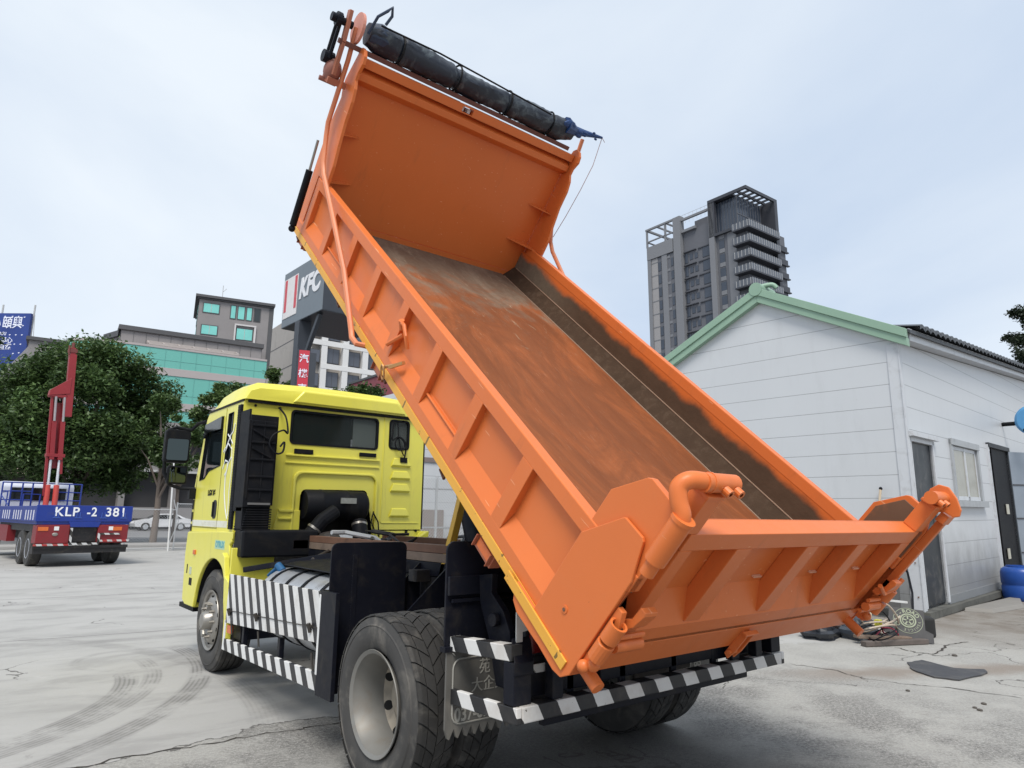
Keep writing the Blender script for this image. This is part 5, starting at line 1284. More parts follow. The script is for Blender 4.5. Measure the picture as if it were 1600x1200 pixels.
# pale warehouse wall and fence to the right behind the cab
R_ = empty('warehouse', (6.9, 14, 0), 0, 'pale metal warehouse wall seen between the cab and the raised bed', 'warehouse')
WSH = None
def cladding(name, base, pitch, z0, streak=.25, vert=False):
    t = NT(name); x = t.sep()
    c = t.mix(t.noise(.8, 6), tuple(a*.93 for a in base), base)
    d = t.math('FRACT', t.math('DIVIDE', t.math('SUBTRACT', x[2], z0), pitch))
    ln = t.math('LESS_THAN', t.math('ABSOLUTE', t.math('SUBTRACT', d, .5)), .5-.0055/pitch)
    c = t.mix(ln, tuple(a*.52 for a in base), c)
    st = t.math('MULTIPLY', t.ramp(t.noise(2.2, 8, .7, stretch=(1.4, 1.4, .25), dist=.4), .5, .75), streak)
    c = t.mix(st, c, (.20, .20, .20))
    low = t.math('SUBTRACT', 1.0, t.ramp(t.math('ADD', x[2], t.math('MULTIPLY', t.math('SUBTRACT', t.noise(2.5, 7, .7, stretch=(1, 1, .5)), .5), 1.1)), .3, 1.6))
    c = t.mix(t.math('MULTIPLY', low, .72), c, (.12, .12, .115))
    spt = t.math('GREATER_THAN', t.noise(9, 5, .7), .71)
    c = t.mix(t.math('MULTIPLY', spt, .5), c, (.28, .27, .26))
    t.col(c); t.rough(.42); t.b.inputs['Metallic'].default_value = .05
    t.bump(t.math('ADD', ln, t.math('MULTIPLY', t.noise(1.3, 4), .7)), .35, .012); MATS[name] = t.m; return t.m
MSW = cladding('shed_cladding', (.57, .59, .615), .397, .58+.1985, .08)
g = G(); g.box(0, 5.2, 0, 4, 0, 5.3); g.build('wall', MSW, R_)
g = G(); g.box(-.02, 5.2, -.04, -.001, 3.18, 3.32); g.m = 1; g.box(.6, 1.5, -.03, -.001, .2, 1.75); g.build('window_strip', [M('rust_strip', (.20, .16, .15), .7), M('board_brown', (.22, .18, .16), .8)], R_)
MWIRE = M('galvanised_wire', (.45, .46, .47), .5, metal=.3)
def chain_fence(name, x0, x1, z0, z1, loc, rz, label, posts, rails, step=.085, cat='fence', kinked=True):
    R_ = empty(name, loc, rz, label, cat)
    g = G(); h = z1-z0; x = x0-h
    r = .0032
    while x < x1:
        a0 = max(x0, x); b0 = z0+(a0-x); a1 = min(x1, x+h); b1 = z0+(a1-x)
        if a1 > a0:
            g.bar((a0, 0, b0), (a1, 0, b1), r*2, r*2, up=(0, 1, 0)); g.bar((a0, .006, z0+z1-b0), (a1, .006, z0+z1-b1), r*2, r*2, up=(0, 1, 0))
        x += step
    g.build('wire_mesh', MWIRE, R_)
    for p in posts:
        g = G(); g.tube([(p, .03, 0), (p, .03, z1+.05)], .032, 8); g.build('fence_post', MWIRE, R_)
    for z in rails:
        g = G(); g.tube([(x0, .03, z), (x1, .03, z)], .022, 6); g.build('fence_rail', MWIRE, R_)
    return R_
chain_fence('mesh_fence', 0, 4.2, .1, 2.45, (4.6, 10, 0), 0, 'grey chain-link fence seen between the cab and the raised bed', (.98, 2.6, 4.0), (2.2, 1.30, .5), .075)
chain_fence('mesh_fence', 0, 3.5, .05, 1.70, (.6, 28.2, 0), 0, 'low chain-link fence stretching from the blue crane truck to the leaning pole', (.02, 1.7, 3.35), (1.69, .08), .12)
R_ = chain_fence('mesh_gate', 0, 1.9, .05, 1.95, (4.1, 28.0, 0), radians(14), 'chain-link gate panel standing between the leaning pole and the yellow cab', (.02, 1.0, 1.88), (1.94, .08, 1.1), .10, 'gate')
g = G(); g.box(1.9, 9, .1, .3, 0, 1.25); g.build('low_wall', M('low_wall', (.16, .15, .14), .8, var=.3), R_)
o = empty('leaning_pole', (3.86, 27.8, 0), 0, 'thin white pole leaning beside the fence left of the cab', 'pole')
g = G(); g.tube([(0, 0, 0), (-.05, 0, 1.8), (-.16, 0, 4.9)], .03, 8); g.m = 1; g.tube([(.0, -.1, .3), (.28, -.1, 1.2), (.02, -.1, 2.1)], .02, 6); g.m = 0; g.build('shaft', [MWH, MWIRE], o, smooth=True)
g = G(); g.box(-.28, -.02, -.12, .02, 3.0, 3.12); g.build('lamp', MWH, o)

# ------------------------------------------------------------------ trees
def leaf_mat(name, a, b):
    t = NT(name); ge = t.node('ShaderNodeNewGeometry')
    c = t.mix(ge.outputs['Random Per Island'], a, b)
    c = t.mix(t.ramp(t.noise(.55, 4), .4, .65), c, t.mix(ge.outputs['Random Per Island'], tuple(x*1.5 for x in a), tuple(x*1.35 for x in b)))
    t.col(c); t.rough(.5); t.b.inputs['Transmission Weight'].default_value = 0
    d = t.node('ShaderNodeBsdfTranslucent'); t.l.new(c, d.inputs[0]); m = t.node('ShaderNodeMixShader'); m.inputs[0].default_value = .25
    t.l.new(t.b.outputs[0], m.inputs[1]); t.l.new(d.outputs[0], m.inputs[2]); t.l.new(m.outputs[0], t.n['Material Output'].inputs[0])
    return t.m
LF1 = leaf_mat('leaf_dark', (.030, .062, .020), (.10, .16, .05))
LF2 = leaf_mat('leaf_mid', (.045, .085, .028), (.12, .18, .06))
LF3 = leaf_mat('leaf_conifer', (.018, .030, .018), (.045, .060, .035))
MBK = M('bark', (.16, .13, .11), .9, var=.3, vs=5, bump=.6, bs=20)
MBKP = M('bark_pale', (.30, .27, .24), .9, var=.3, vs=5, bump=.5, bs=20)
def leaves(g, clumps, n, size, rnd, flat=.5):
    tot = sum(c[1]**2 for c in clumps)
    for (c, r, *q) in clumps:
        k = int(n*r*r/tot); sc = q[0] if q else (1, 1, .8)
        for _ in range(k):
            d = Vector((rnd.gauss(0, 1), rnd.gauss(0, 1), rnd.gauss(0, 1))).normalized()
            rad = r*(rnd.random()**.4)*(1 if rnd.random() < .8 else 1.35)
            p = Vector(c)+Vector((d.x*sc[0], d.y*sc[1], d.z*sc[2]))*rad
            u = Vector((rnd.gauss(0, 1), rnd.gauss(0, 1), rnd.gauss(0, 1)*.6)).normalized(); v = u.cross(Vector((rnd.gauss(0, .5), rnd.gauss(0, .5), 1))).normalized()
            s_ = size*rnd.uniform(.6, 1.3)
            g.add([p-u*s_*.5, p+v*s_*.28, p+u*s_*.6, p-v*s_*.28], [(0, 1, 2, 3)])
def tree(name, loc, H, W_, D_, z0, nclump, nleaf, size, label, mat, group=None, seed=1, trunk=None, bark=None, lean=0.):
    rnd = random.Random(seed); R_ = empty(name, loc, 0, label, 'tree', group)
    cl = []; zc = (z0+H)/2; hz = (H-z0)/2
    for i in range(nclump):
        while True:
            d = Vector((rnd.uniform(-1, 1), rnd.uniform(-1, 1), rnd.uniform(-1, 1)))
            if .12 < d.length < 1: break
        d = d.normalized()*(d.length**.5); r = rnd.uniform(.10, .27)*min(W_, hz*1.6)
        cl.append((Vector((d.x*(W_-r*.7)+lean*(d.z), d.y*(D_-r*.7), zc+d.z*(hz-r*.55))), r))
    g = G(); leaves(g, cl, nleaf, size, rnd)
    tr = trunk or .22
    gb = G(); top = Vector((lean*.5, 0, zc)); gb.tube([(0, 0, 0), (.05, .02, z0*.6), tuple(top*.7+Vector((0, 0, .3))), tuple(top)], [tr*1.25, tr, tr*.7, tr*.35], 10)
    for c, r in cl[::max(1, nclump//14)]:
        b0 = Vector((0, 0, max(z0*.8, c.z*.55))); gb.tube([b0, (b0+c)*.5+Vector((0, 0, .3)), c], [tr*.45, tr*.25, tr*.08], 6)
    gb.build('trunk', bark or MBK, R_, smooth=True)
    g.build('crown', mat, R_)
    return R_
tree('broadleaf_tree', (1.5, 37.5, 0), 10.8, 4.7, 3.6, 1.9, 120, 95000, .20, 'big dense dark green tree behind the blue crane truck', LF1, seed=4)
tree('broadleaf_tree', (-3.6, 43, 0), 11.6, 4.4, 3.0, 2.6, 60, 36000, .24, 'dark tree at the left edge of the picture below the blue billboard', LF1, seed=9)
tree('broadleaf_tree', (4.55, 34, 0), 7.6, 2.0, 1.8, 2.7, 28, 18000, .18, 'tree with a bare pale trunk in front of the white car', LF1, seed=12, trunk=.14, bark=MBK)
tree('small_tree', (6.0, 36.5, 0), 7.0, 1.1, 1.1, 3.2, 12, 2500, .2, 'thin airy tree in front of the green glass left of the cab mirror', LF2, seed=21, trunk=.09)
tree('roadside_tree', (9.6, 41, 0), 9.9, 2.5, 2, 3.0, 34, 15000, .24, 'leafy tree rising just behind the left end of the cab roof', LF2, seed=31)
tree('roadside_tree', (12.9, 43, 0), 12.0, 2.2, 2, 3.5, 30, 13000, .25, 'tree behind the cab roof to the left of the dark sign pole', LF2, seed=33)
tree('roadside_tree', (17.2, 38, 0), 11.1, 2.9, 2, 3.5, 34, 15000, .24, 'tree behind the cab roof in front of the white window grid', LF1, seed=35)
# conifer at the right edge
R_ = empty('conifer_tree', (26.6, 3.0, 0), 0, 'dark ragged conifer rising behind the shed roof at the right edge', 'tree')
rnd = random.Random(8); g = G(); gb = G(); gb.tube([(0, 0, 0), (0, 0, 8.9)], [.25, .05], 8)
cl = []
for k in range(64):
    z = 2.2+k*.110+rnd.uniform(-.1, .1); a = rnd.uniform(0, 2*pi); L_ = (9.5-z)*.42*rnd.uniform(.55, 1.2)+.3
    e = Vector((cos(a)*L_, sin(a)*L_, z+rnd.uniform(.0, .35))); gb.tube([(0, 0, z-.1), tuple(e)], [.05, .015], 5)
    for q in (.35, .6, .8, 1.0): cl.append((Vector((0, 0, z))*(1-q)+e*q+Vector((0, 0, rnd.uniform(-.12, .12))), .20+.14*(1-q), (1, 1, .8)))
leaves(g, cl, 42000, .12, rnd); gb.build('trunk', MBK, R_); g.build('crown', LF3, R_)
# ------------------------------------------------------------------ white shed
R_ = empty('metal_shed', (9.301, .985, 0), radians(4.2), 'white clad metal shed with green gable trim beside the truck', 'shed')
R_.rotation_euler = (0, radians(-.6), radians(4.2))
SH = R_
g = G()
g.prism([(.0, .12), (.0, 4.68), (2.45, 5.98), (5.0, 4.75), (5.0, .12)], 'x', .0, .10)
gw = g.build('gable_wall', MSW, SH)
g = G()
def wallseg(x0, x1, z0, z1=None):
    top = lambda x: 4.68+.068*x
    if z1 is None: g.hexa([(x0, 0, z0), (x1, 0, z0), (x1, 0, top(x1)), (x0, 0, top(x0))], [(x0, .1, z0), (x1, .1, z0), (x1, .1, top(x1)), (x0, .1, top(x0))])
    else: g.box(x0, x1, 0, .1, z0, z1)
wallseg(.101, .20, .12); wallseg(.20, 1.38, 2.98); wallseg(1.38, 2.62, .12); wallseg(2.62, 4.55, .12, 1.95); wallseg(2.62, 4.55, 3.08); wallseg(4.55, 5.55, .12); wallseg(5.55, 7.35, 3.20); wallseg(7.35, 14, .12)
g.build('side_wall', MSW, SH)
MTRIM = M('trim_white', (.54, .56, .59), .45, var=.06, vs=2, grime=(.30, .30, .30), ga=.4)
g = G(); g.box(-.02, -.001, -.03, .16, .12, 4.66); g.box(-.02, .14, -.03, -.001, .12, 4.66); g.build('corner_trim', MTRIM, SH, bevel=.004)
g = G(); g.box(-.035, -.0201, -.045, -.025, .12, 4.66); g.box(.155, .17, -.02, -.001, .12, 4.66); g.build('downpipe_edge', MTRIM, SH)
for z in (.35, .9, 1.35):
    g = G(); g.lathe([(-.01, .001), (-.01, .012), (.0, .012)], (-.025, .04, z), 'x', 8); g.build('screw', MRUST, SH)
# green barge boards
MGN = M('green_trim', (.24, .37, .28), .5, var=.06, vs=2, grime=(.30, .42, .32), ga=.3)
g = G()
def barge(y0, z0, y1, z1, d, x0, x1):
    g.hexa([(x0, y0, z0-d), (x0, y1, z1-d), (x0, y1, z1), (x0, y0, z0)], [(x1, y0, z0-d), (x1, y1, z1-d), (x1, y1, z1), (x1, y0, z0)])
barge(-.22, 4.87, 2.45, 6.26, .16, -.16, -.06); barge(-.22, 4.71, 2.45, 6.10, .15, -.13, -.0)
barge(2.451, 6.26, 5.4, 4.83, .16, -.16, -.06); barge(2.451, 6.10, 5.4, 4.67, .15, -.13, -.0)
g.build('barge_board', MGN, SH, bevel=.006)
g = G()
g.tube([(-.17, 2.45, 6.22), (-.10, 2.45, 6.22), (.25, 2.45, 6.24), (.5, 2.45, 6.24)], [.14, .14, .13, .12], 18)
g.tube(spath([(.0, 2.40, 6.30), (.10, 2.22, 6.32), (.14, 2.14, 6.24)]), .05, 10)
g.build('ridge_cap', MGN, SH, smooth=True)
g = G()
g.hexa([(-.055, -.26, 4.86), (14, -.26, 5.80), (14, 2.45, 6.26), (-.055, 2.45, 6.24)], [(-.055, -.26, 4.80), (14, -.26, 5.74), (14, 2.45, 6.20), (-.055, 2.45, 6.18)])
g.hexa([(-.055, 2.451, 6.24), (14, 2.451, 6.26), (14, 5.35, 4.9), (-.055, 5.35, 4.85)], [(-.055, 2.451, 6.18), (14, 2.451, 6.20), (14, 5.35, 4.84), (-.055, 5.35, 4.79)])
g.build('roof', M('roof_dark', (.045, .05, .058), .5, var=.2, grime=(.1, .1, .1)), SH)
MTL = MATS['roof_dark']
g = G()
for k in range(44):
    x = .25+k*.315; z = 4.92+x*.068
    g.add([(x+.30*i/6, -.34+.04*(j == 1), z+.03+.055*sin(pi*i/6)-(.07 if j == 2 else 0)) for j in range(3) for i in range(7)]+[(x+.30*i/6, .6, z+.20+.055*sin(pi*i/6)) for i in range(7)],
          [(j*7+i, j*7+i+1, ((0, 3)[0] if False else (j+1)*7)+i+1, (j+1)*7+i) for j in (1,) for i in range(6)] + [(i, i+1, 22+i, 21+i) for i in range(6)] + [(i, i+1, 15+i, 14+i) for i in range(6)])
g.build('eave_tile', MTL, SH)
g = G(); g.hexa([(.1, -.20, 4.70), (14, -.20, 5.65), (14, -.20, 5.86), (.1, -.20, 4.92)], [(.1, -.001, 4.70), (14, -.001, 5.65), (14, -.001, 5.86), (.1, -.001, 4.92)]); g.build('fascia', MTRIM, SH)
# door, window, second doorway with open leaf
g = G(); g.box(.20, 1.38, .03, .07, .17, 2.95); dr = g.build('door', M('door_steel', (.016, .021, .027), .4, metal=.0, spec=.25, var=.25, vs=.8, grime=(.16, .15, .14), ga=.4), SH)
g = G(); g.box(.16, .20, -.03, .06, .15, 3.02); g.box(1.38, 1.46, -.03, .06, .15, 3.02); g.box(.16, 1.46, -.03, .06, 2.95, 3.02); g.box(.10, 1.56, -.10, -.03, 3.03, 3.12); g.build('door_frame', MTRIM, dr, bevel=.004)
g = G(); g.box(1.22, 1.27, .0, .03, 1.45, 1.60); g.build('handle', MCH, dr)
g = G(); g.box(2.62, 4.55, .03, .09, 1.95, 3.08); wn_ = g.build('window', M('window_recess', (.06, .06, .06), .8), SH)
g = G(); g.box(2.55, 2.68, -.04, .03, 1.86, 3.16); g.box(4.47, 4.6, -.04, .03, 1.86, 3.16); g.box(2.55, 4.6, -.06, .03, 3.05, 3.18); g.box(2.48, 4.66, -.10, .03, 1.84, 1.96); g.build('frame', M('frame_weathered', (.36, .38, .40), .5, var=.1, grime=(.15, .15, .15), ga=.4), wn_, bevel=.004)
g = G(); g.box(2.74, 2.80, -.005, .02, 1.97, 3.04); g.box(3.52, 3.62, -.01, .02, 1.97, 3.04); g.box(4.36, 4.42, -.005, .02, 1.97, 3.04); g.box(2.74, 4.42, -.005, .02, 2.97, 3.04); g.box(2.74, 4.42, -.01, .02, 1.97, 2.05); g.build('sash', MTRIM, wn_)
g = G(); g.box(2.80, 3.52, .005, .015, 2.05, 2.97); g.box(3.62, 4.36, .005, .015, 2.05, 2.97); g.build('pane', M('curtained_glass', (.27, .26, .21), .15, var=.2, vs=6), wn_)
g = G(); g.box(5.55, 7.35, .6, .62, .1, 3.2); g.box(5.50, 5.55, -.03, .6, .1, 3.24); g.box(7.35, 7.42, -.03, .6, .1, 3.24); g.box(5.45, 7.45, -.06, .1, 3.201, 3.30); op = g.build('doorway', M('doorway_dark', (.02, .024, .03), .6), SH)
g = G(); g.box(5.44, 5.52, -.045, .02, .15, 3.26); g.build('door_frame', MTRIM, op)
g = G(); g.hexa([(7.35, -.05, .1), (9.5, -1.0, .1), (9.5, -1.0, 3.2), (7.35, -.05, 3.2)], [(7.37, -.01, .1), (9.52, -.96, .1), (9.52, -.96, 3.2), (7.37, -.01, 3.2)]); lf = g.build('open_door_leaf', M('leaf_grey', (.27, .31, .36), .35, metal=.3, var=.15), SH)
g = G()
for z in (.8, 1.6, 2.4): g.bar((7.35, -.065, z), (9.5, -1.015, z), .01, .03)
g.build('leaf_rail', M('rail_dark', (.06, .06, .065), .5), lf)
g = G(); g.box(6.55, 6.75, -.02, .0, 1.72, 1.9); g.box(6.15, 6.33, -.02, .0, .72, .9); g.box(5.9, 7.34, .0, .03, .1, 3.2); g.build('switch_box', [MB], op)
g = G(); g.box(6.55, 6.78, -.035, -.021, 1.70, 1.93); g.m = 0; g.box(6.15, 6.36, -.035, -.021, .70, .93); g.build('switch_plate', M('switch_cream', (.50, .49, .42), .5), op)
g = G(); g.box(-.06, 5.6, -.12, .10, .0, .115); g.box(-.06, .11, .101, 5.1, .0, .115); g.build('plinth', M('plinth_dark', (.10, .10, .09), .85, var=.3, grime=(.03, .03, .03), ga=.6, bump=.4), SH)
g = G(); g.hexa([(1.4, -.02, .12), (5.5, -.02, .12), (5.5, -.02, .26), (1.4, -.02, .26)], [(1.4, -.001, .12), (5.5, -.001, .12), (5.5, -.001, .26), (1.4, -.001, .26)]); g.build('base_trim', M('base_grey', (.20, .21, .22), .6), SH)
# concrete step
g = G(); g.hexa([(12.6, .45, 0), (11.2, .55, 0), (11.0, .95, 0), (14.5, 1.05, 0)], [(12.6, .50, .07), (11.25, .60, .07), (11.05, .95, .07), (14.5, 1.05, .07)])
tag(g.build('concrete_step', M('step_concrete', (.22, .21, .195), .85, bump=.3), bevel=.01), 'low pale concrete apron at the foot of the shed side wall', 'step')

# things around the shed corner
R_ = empty('blue_barrel', (14.1, .86, 0), 0, 'blue plastic barrel standing by the open shed doorway', 'barrel')
g = G(); g.lathe([(0, .001), (0, .31), (.03, .345), (.10, .36), (.28, .362), (.30, .35), (.33, .35), (.35, .362), (.56, .36), (.63, .335), (.67, .28), (.67, .001)], (0, 0, 0), 'z', 32); g.build('body', M('barrel_blue', (.012, .065, .30), .35, var=.15), R_, smooth=True)
g = G(); g.lathe([(.66, .25), (.70, .25), (.70, .21), (.66, .21)], (0, 0, 0), 'z', 24, closed=True); g.tube([(-.13, -.1, .67), (-.13, -.1, .70)], .045, 10); g.build('rim', MATS['barrel_blue'], R_, smooth=True)
R_ = empty('blue_dish', (16.5, .88, 0), 0, 'pale blue round panel jutting out of the shed wall at the right edge', 'dish')
g = G(); g.lathe([(-.05, .001), (-.05, .30), (0, .36), (.06, .30), (.06, .001)], (0, 0, 4.0), 'x', 28); g.m = 1; g.tube([(-.45, .05, 3.72), (0, .05, 3.74)], .05, 8); g.tube([(.05, .0, 3.95), (.05, .75, 3.95)], .05, 8); g.build('disc', [M('disc_blue', (.10, .32, .60), .4), MB], R_, smooth=True)

R_ = empty('rubber_floor_mat', (6.75, .22, 0), 0, 'black rubber mat with a pale wheel emblem propped at the shed corner', 'mat')
MX = Matrix.Translation((0, 0, 0)) @ Matrix.Rotation(radians(90+38), 4, 'Z') @ Matrix.Rotation(radians(62), 4, 'X')
# mat plane: local x across, local y up the mat
MX = Matrix.Translation((0, 0, .01)) @ Matrix.Rotation(radians(-62), 4, 'Z') @ Matrix.Rotation(radians(60), 4, 'X')
g = G(); g.prism([(-.31, -.02), (.33, .0), (.34, .14), (.24, .20), (.26, .52), (-.22, .56), (-.26, .3), (-.34, .26)], 'z', 0, .012); g.xf(MX @ Matrix.Scale(.85, 4)); mt = g.build('mat', M('mat_rubber', (.025, .025, .028), .6, var=.3), R_)
ME = M('emblem_olive', (.26, .29, .20), .6, var=.2)
g = G()
g.lathe([(0.013, .095), (.018, .095), (.018, .115), (.013, .115)], (.02, .34, 0), 'z', 30, closed=True)
g.lathe([(0.013, .07), (.018, .07), (.018, .082), (.013, .082)], (.02, .34, 0), 'z', 30, closed=True)
for k in range(5):
    a = 2*pi*k/5+pi/2; g.bar((.02+.02*cos(a), .34+.02*sin(a), .016), (.02+.072*cos(a), .34+.072*sin(a), .016), .02, .004, up=(0, 0, 1))
g.lathe([(0.013, .20), (.016, .20), (.016, .207), (.013, .207)], (.02, .34, 0), 'z', 36, closed=True)
MX = MX @ Matrix.Scale(.85, 4)
g.xf(MX); g.build('emblem', ME, mt)
for i, ch in enumerate('OFF-ROAD'):
    a = radians(200-i*24); p = MX @ Vector((.02+.155*cos(a), .34+.155*sin(a), .014)); xd = MX.to_3x3() @ Vector((sin(a), -cos(a), 0)); yd = MX.to_3x3() @ Vector((cos(a), sin(a), 0))
    text('emblem_letter', ch, ME, mt, p, xd, yd, .072, .001, bold=.002)
for i, ch in enumerate('VEHICLE'):
    a = radians(-20-i*17+10); p = MX @ Vector((.02+.155*cos(a), .34+.155*sin(a), .014)); xd = MX.to_3x3() @ Vector((sin(a), -cos(a), 0)); yd = MX.to_3x3() @ Vector((cos(a), sin(a), 0))
    text('emblem_letter', ch, ME, mt, p, xd, yd, .05, .001)
# hoses, bag, boards, shovel
rnd = random.Random(2)
R_ = empty('hose_coil', (6.35, .45, 0), 0, 'tangle of pale and dark hoses on the ground under the tailgate corner', 'hose')
for nm, mat, n_, r, rr in (('hose', M('hose_beige', (.46, .38, .30), .5), 5, .012, .30), ('cable', MB, 5, .008, .22), ('cord', M('cord_red', (.40, .05, .09), .5), 2, .010, .12)):
    for k in range(n_):
        g = G(); c = Vector((rnd.uniform(-.1, .25), rnd.uniform(-.1, .15), .10)); t0 = rnd.uniform(0, 6); tilt = rnd.uniform(.2, .8)
        g.tube([(c.x+rr*(1+.2*sin(3*a+t0))*cos(a), c.y+rr*.7*sin(a), .03+.02*k+tilt*rr*(1+sin(a+t0))) for a in [i*2*pi/22 for i in range(20)]], r, 6); g.build(nm, mat, R_, smooth=True)
g = G(); g.box(-.02, .05, -.05, .02, .22, .30); g.build('tag', M('tag_yellow', (.65, .60, .06), .5), R_)
g = G(); rnd = random.Random(6)
def rumple(c, sx, sy, sz, mat, name, label, cat, seed):
    rnd = random.Random(seed); g = G(); g.sphere((0, 0, 0), 1, 18, 12)
    vs = []
    for v in g.v:
        v = Vector(v); k = 1+.16*sin(v.x*5+seed)+.13*sin(v.y*7+2*seed)+.1*sin(v.z*9); v = v*k; z = max(-.35, v.z); vs.append((c[0]+v.x*sx, c[1]+v.y*sy, c[2]+(z+.35)*sz))
    g.v = vs; o = g.build(name, mat, smooth=False); tag(o, label, cat); return o
rumple((6.13, 1.12, 0), .32, .22, .14, M('bag_black', (.022, .025, .032), .35), 'plastic_bag', 'black plastic bag lying on the concrete left of the hoses', 'bag', 3)
rumple((6.50, .78, 0), .20, .26, .20, M('cover_slate', (.045, .055, .07), .5), 'folded_cover', 'slate grey folded cover between the black bag and the hoses', 'cover', 8)
rumple((6.9, 1.1, 0), .45, .35, .22, M('rag_brown', (.07, .05, .045), .8), 'rag_pile', 'dark brown pile of rags behind the hoses', 'rags', 5)
g = G(); g.bar((5.95, .46, .035), (6.85, .06, .035), .10, .06); tag(g.build('wooden_board', M('board_wet', (.11, .09, .08), .8, var=.4, vs=9), bevel=.006), 'weathered dark board lying in front of the rubber mat', 'board')
g = G(); g.bar((6.1, .62, .09), (6.75, .22, .06), .12, .04); tag(g.build('wooden_plank', MWOOD, bevel=.006), 'brown plank resting behind the weathered dark board', 'plank')
g = G(); g.box(-.16, .16, -.12, .12, 0, .26); o = g.build('rubber_block', M('block_black', (.02, .02, .021), .8, var=.3, bump=.4), bevel=.03); o.location = (7.55, .33, 0); o.rotation_euler = (0, 0, .5); tag(o, 'black rubber block standing against the shed corner plinth', 'block')
R_ = empty('shovel', (8.95, 1.35, 0), 0, 'shovel with a square dark blade leaning on the shed gable wall', 'shovel')
g = G(); g.tube([(-.02, 0, .75), (.28, -.02, 1.55)], .016, 8); g.build('handle', M('handle_dark', (.06, .055, .05), .6), R_)
g = G(); g.prism([(-.16, .18), (.16, .18), (.16, .66), (.04, .74), (-.04, .74), (-.16, .66)], 'x', -.03, -.012); g.xf(Matrix.Rotation(radians(18), 4, 'Z')); g.build('blade', M('blade_grey', (.13, .13, .13), .5, metal=.4), R_)
R_ = empty('wooden_pole', (8.75, 1.6, 0), 0, 'wooden pole leaning on the gable wall above the tailgate', 'pole')
g = G(); g.tube([(0, 0, 0), (.40, -.18, 2.12)], .022, 8); g.build('shaft', M('pole_wood', (.52, .42, .30), .6), R_); g = G(); g.sphere((.405, -.182, 2.13), .032, 8, 6); g.build('tip', MB, R_)
g = G(); g.tube([(8.95, 1.15, 1.02), (9.0, 1.05, .75), (8.85, .95, .45), (8.3, .75, .25), (7.7, .75, .2), (7.1, .7, .12)], .018, 7); tag(g.build('drain_hose', MB, smooth=True), 'black hose curving down the gable wall to the ground', 'hose')
g = G(); g.bar((8.55, 1.5, .28), (8.55, 1.9, .28), .03, .03); g.bar((8.55, 1.9, .0), (8.55, 1.9, .5), .03, .03, up=(0, 1, 0)); g.bar((8.5, .9, .33), (8.5, 1.9, .34), .03, .03); tag(g.build('metal_rack', MWH), 'small white metal rack standing low against the gable wall', 'rack')
# rubber sheet scraps on the ground
g = G(); P = [(5.301, -0.309), (5.352, -0.34), (5.443, -0.334), (5.512, -0.355), (5.583, -0.357), (5.534, -0.466), (5.483, -0.558), (5.443, -0.641), (5.401, -0.749), (5.444, -0.813), (5.489, -0.876), (5.554, -0.927), (5.607, -0.971), (5.558, -0.999), (5.499, -1.031), (5.448, -1.049), (5.4, -1.048), (5.254, -1.053), (5.109, -1.023), (4.956, -1.005), (4.806, -0.993), (4.781, -0.936), (4.781, -0.903), (4.761, -0.837), (4.739, -0.789), (4.79, -0.707), (4.84, -0.637), (4.886, -0.563), (4.95, -0.501), (5.029, -0.445), (5.12, -0.41), (5.196, -0.369)]
g.prism(P, 'z', .004, .016); tag(g.build('rubber_sheet', M('sheet_rubber', (.045, .046, .052), .5, var=.25, grime=(.14, .13, .12), ga=.5)), 'torn flat piece of dark rubber sheet on the concrete', 'rubber sheet')
rnd = random.Random(4)
for i in range(5):
    g = G(); x, y = rnd.uniform(3.2, 6.5), rnd.uniform(-1.6, -.2); r = rnd.uniform(.012, .03)
    g.sphere((x, y, r*.4), r, 7, 5, (1, 1.3, .6)); tag(g.build('pebble', M('pebble_dark', (.09, .08, .07), .8)), 'small dark pebble lying on the worn concrete', 'pebble', 'loose pebbles on the worn concrete')
# rooftop water tank behind the shed
R_ = empty('water_tank', (31.5, 28.0, 0), 0, 'small pale water tank showing just above the bed edge', 'water tank')
g = G(); g.lathe([(0, .001), (0, .55), (1.0, .55), (1.15, .35), (1.2, .001)], (0, 0, 12.9), 'z', 20); g.m = 1; g.box(-.7, .7, -.7, .7, 0, 12.89); g.build('tank', [M('tank_steel', (.45, .46, .47), .4, metal=.3), MGB], R_)

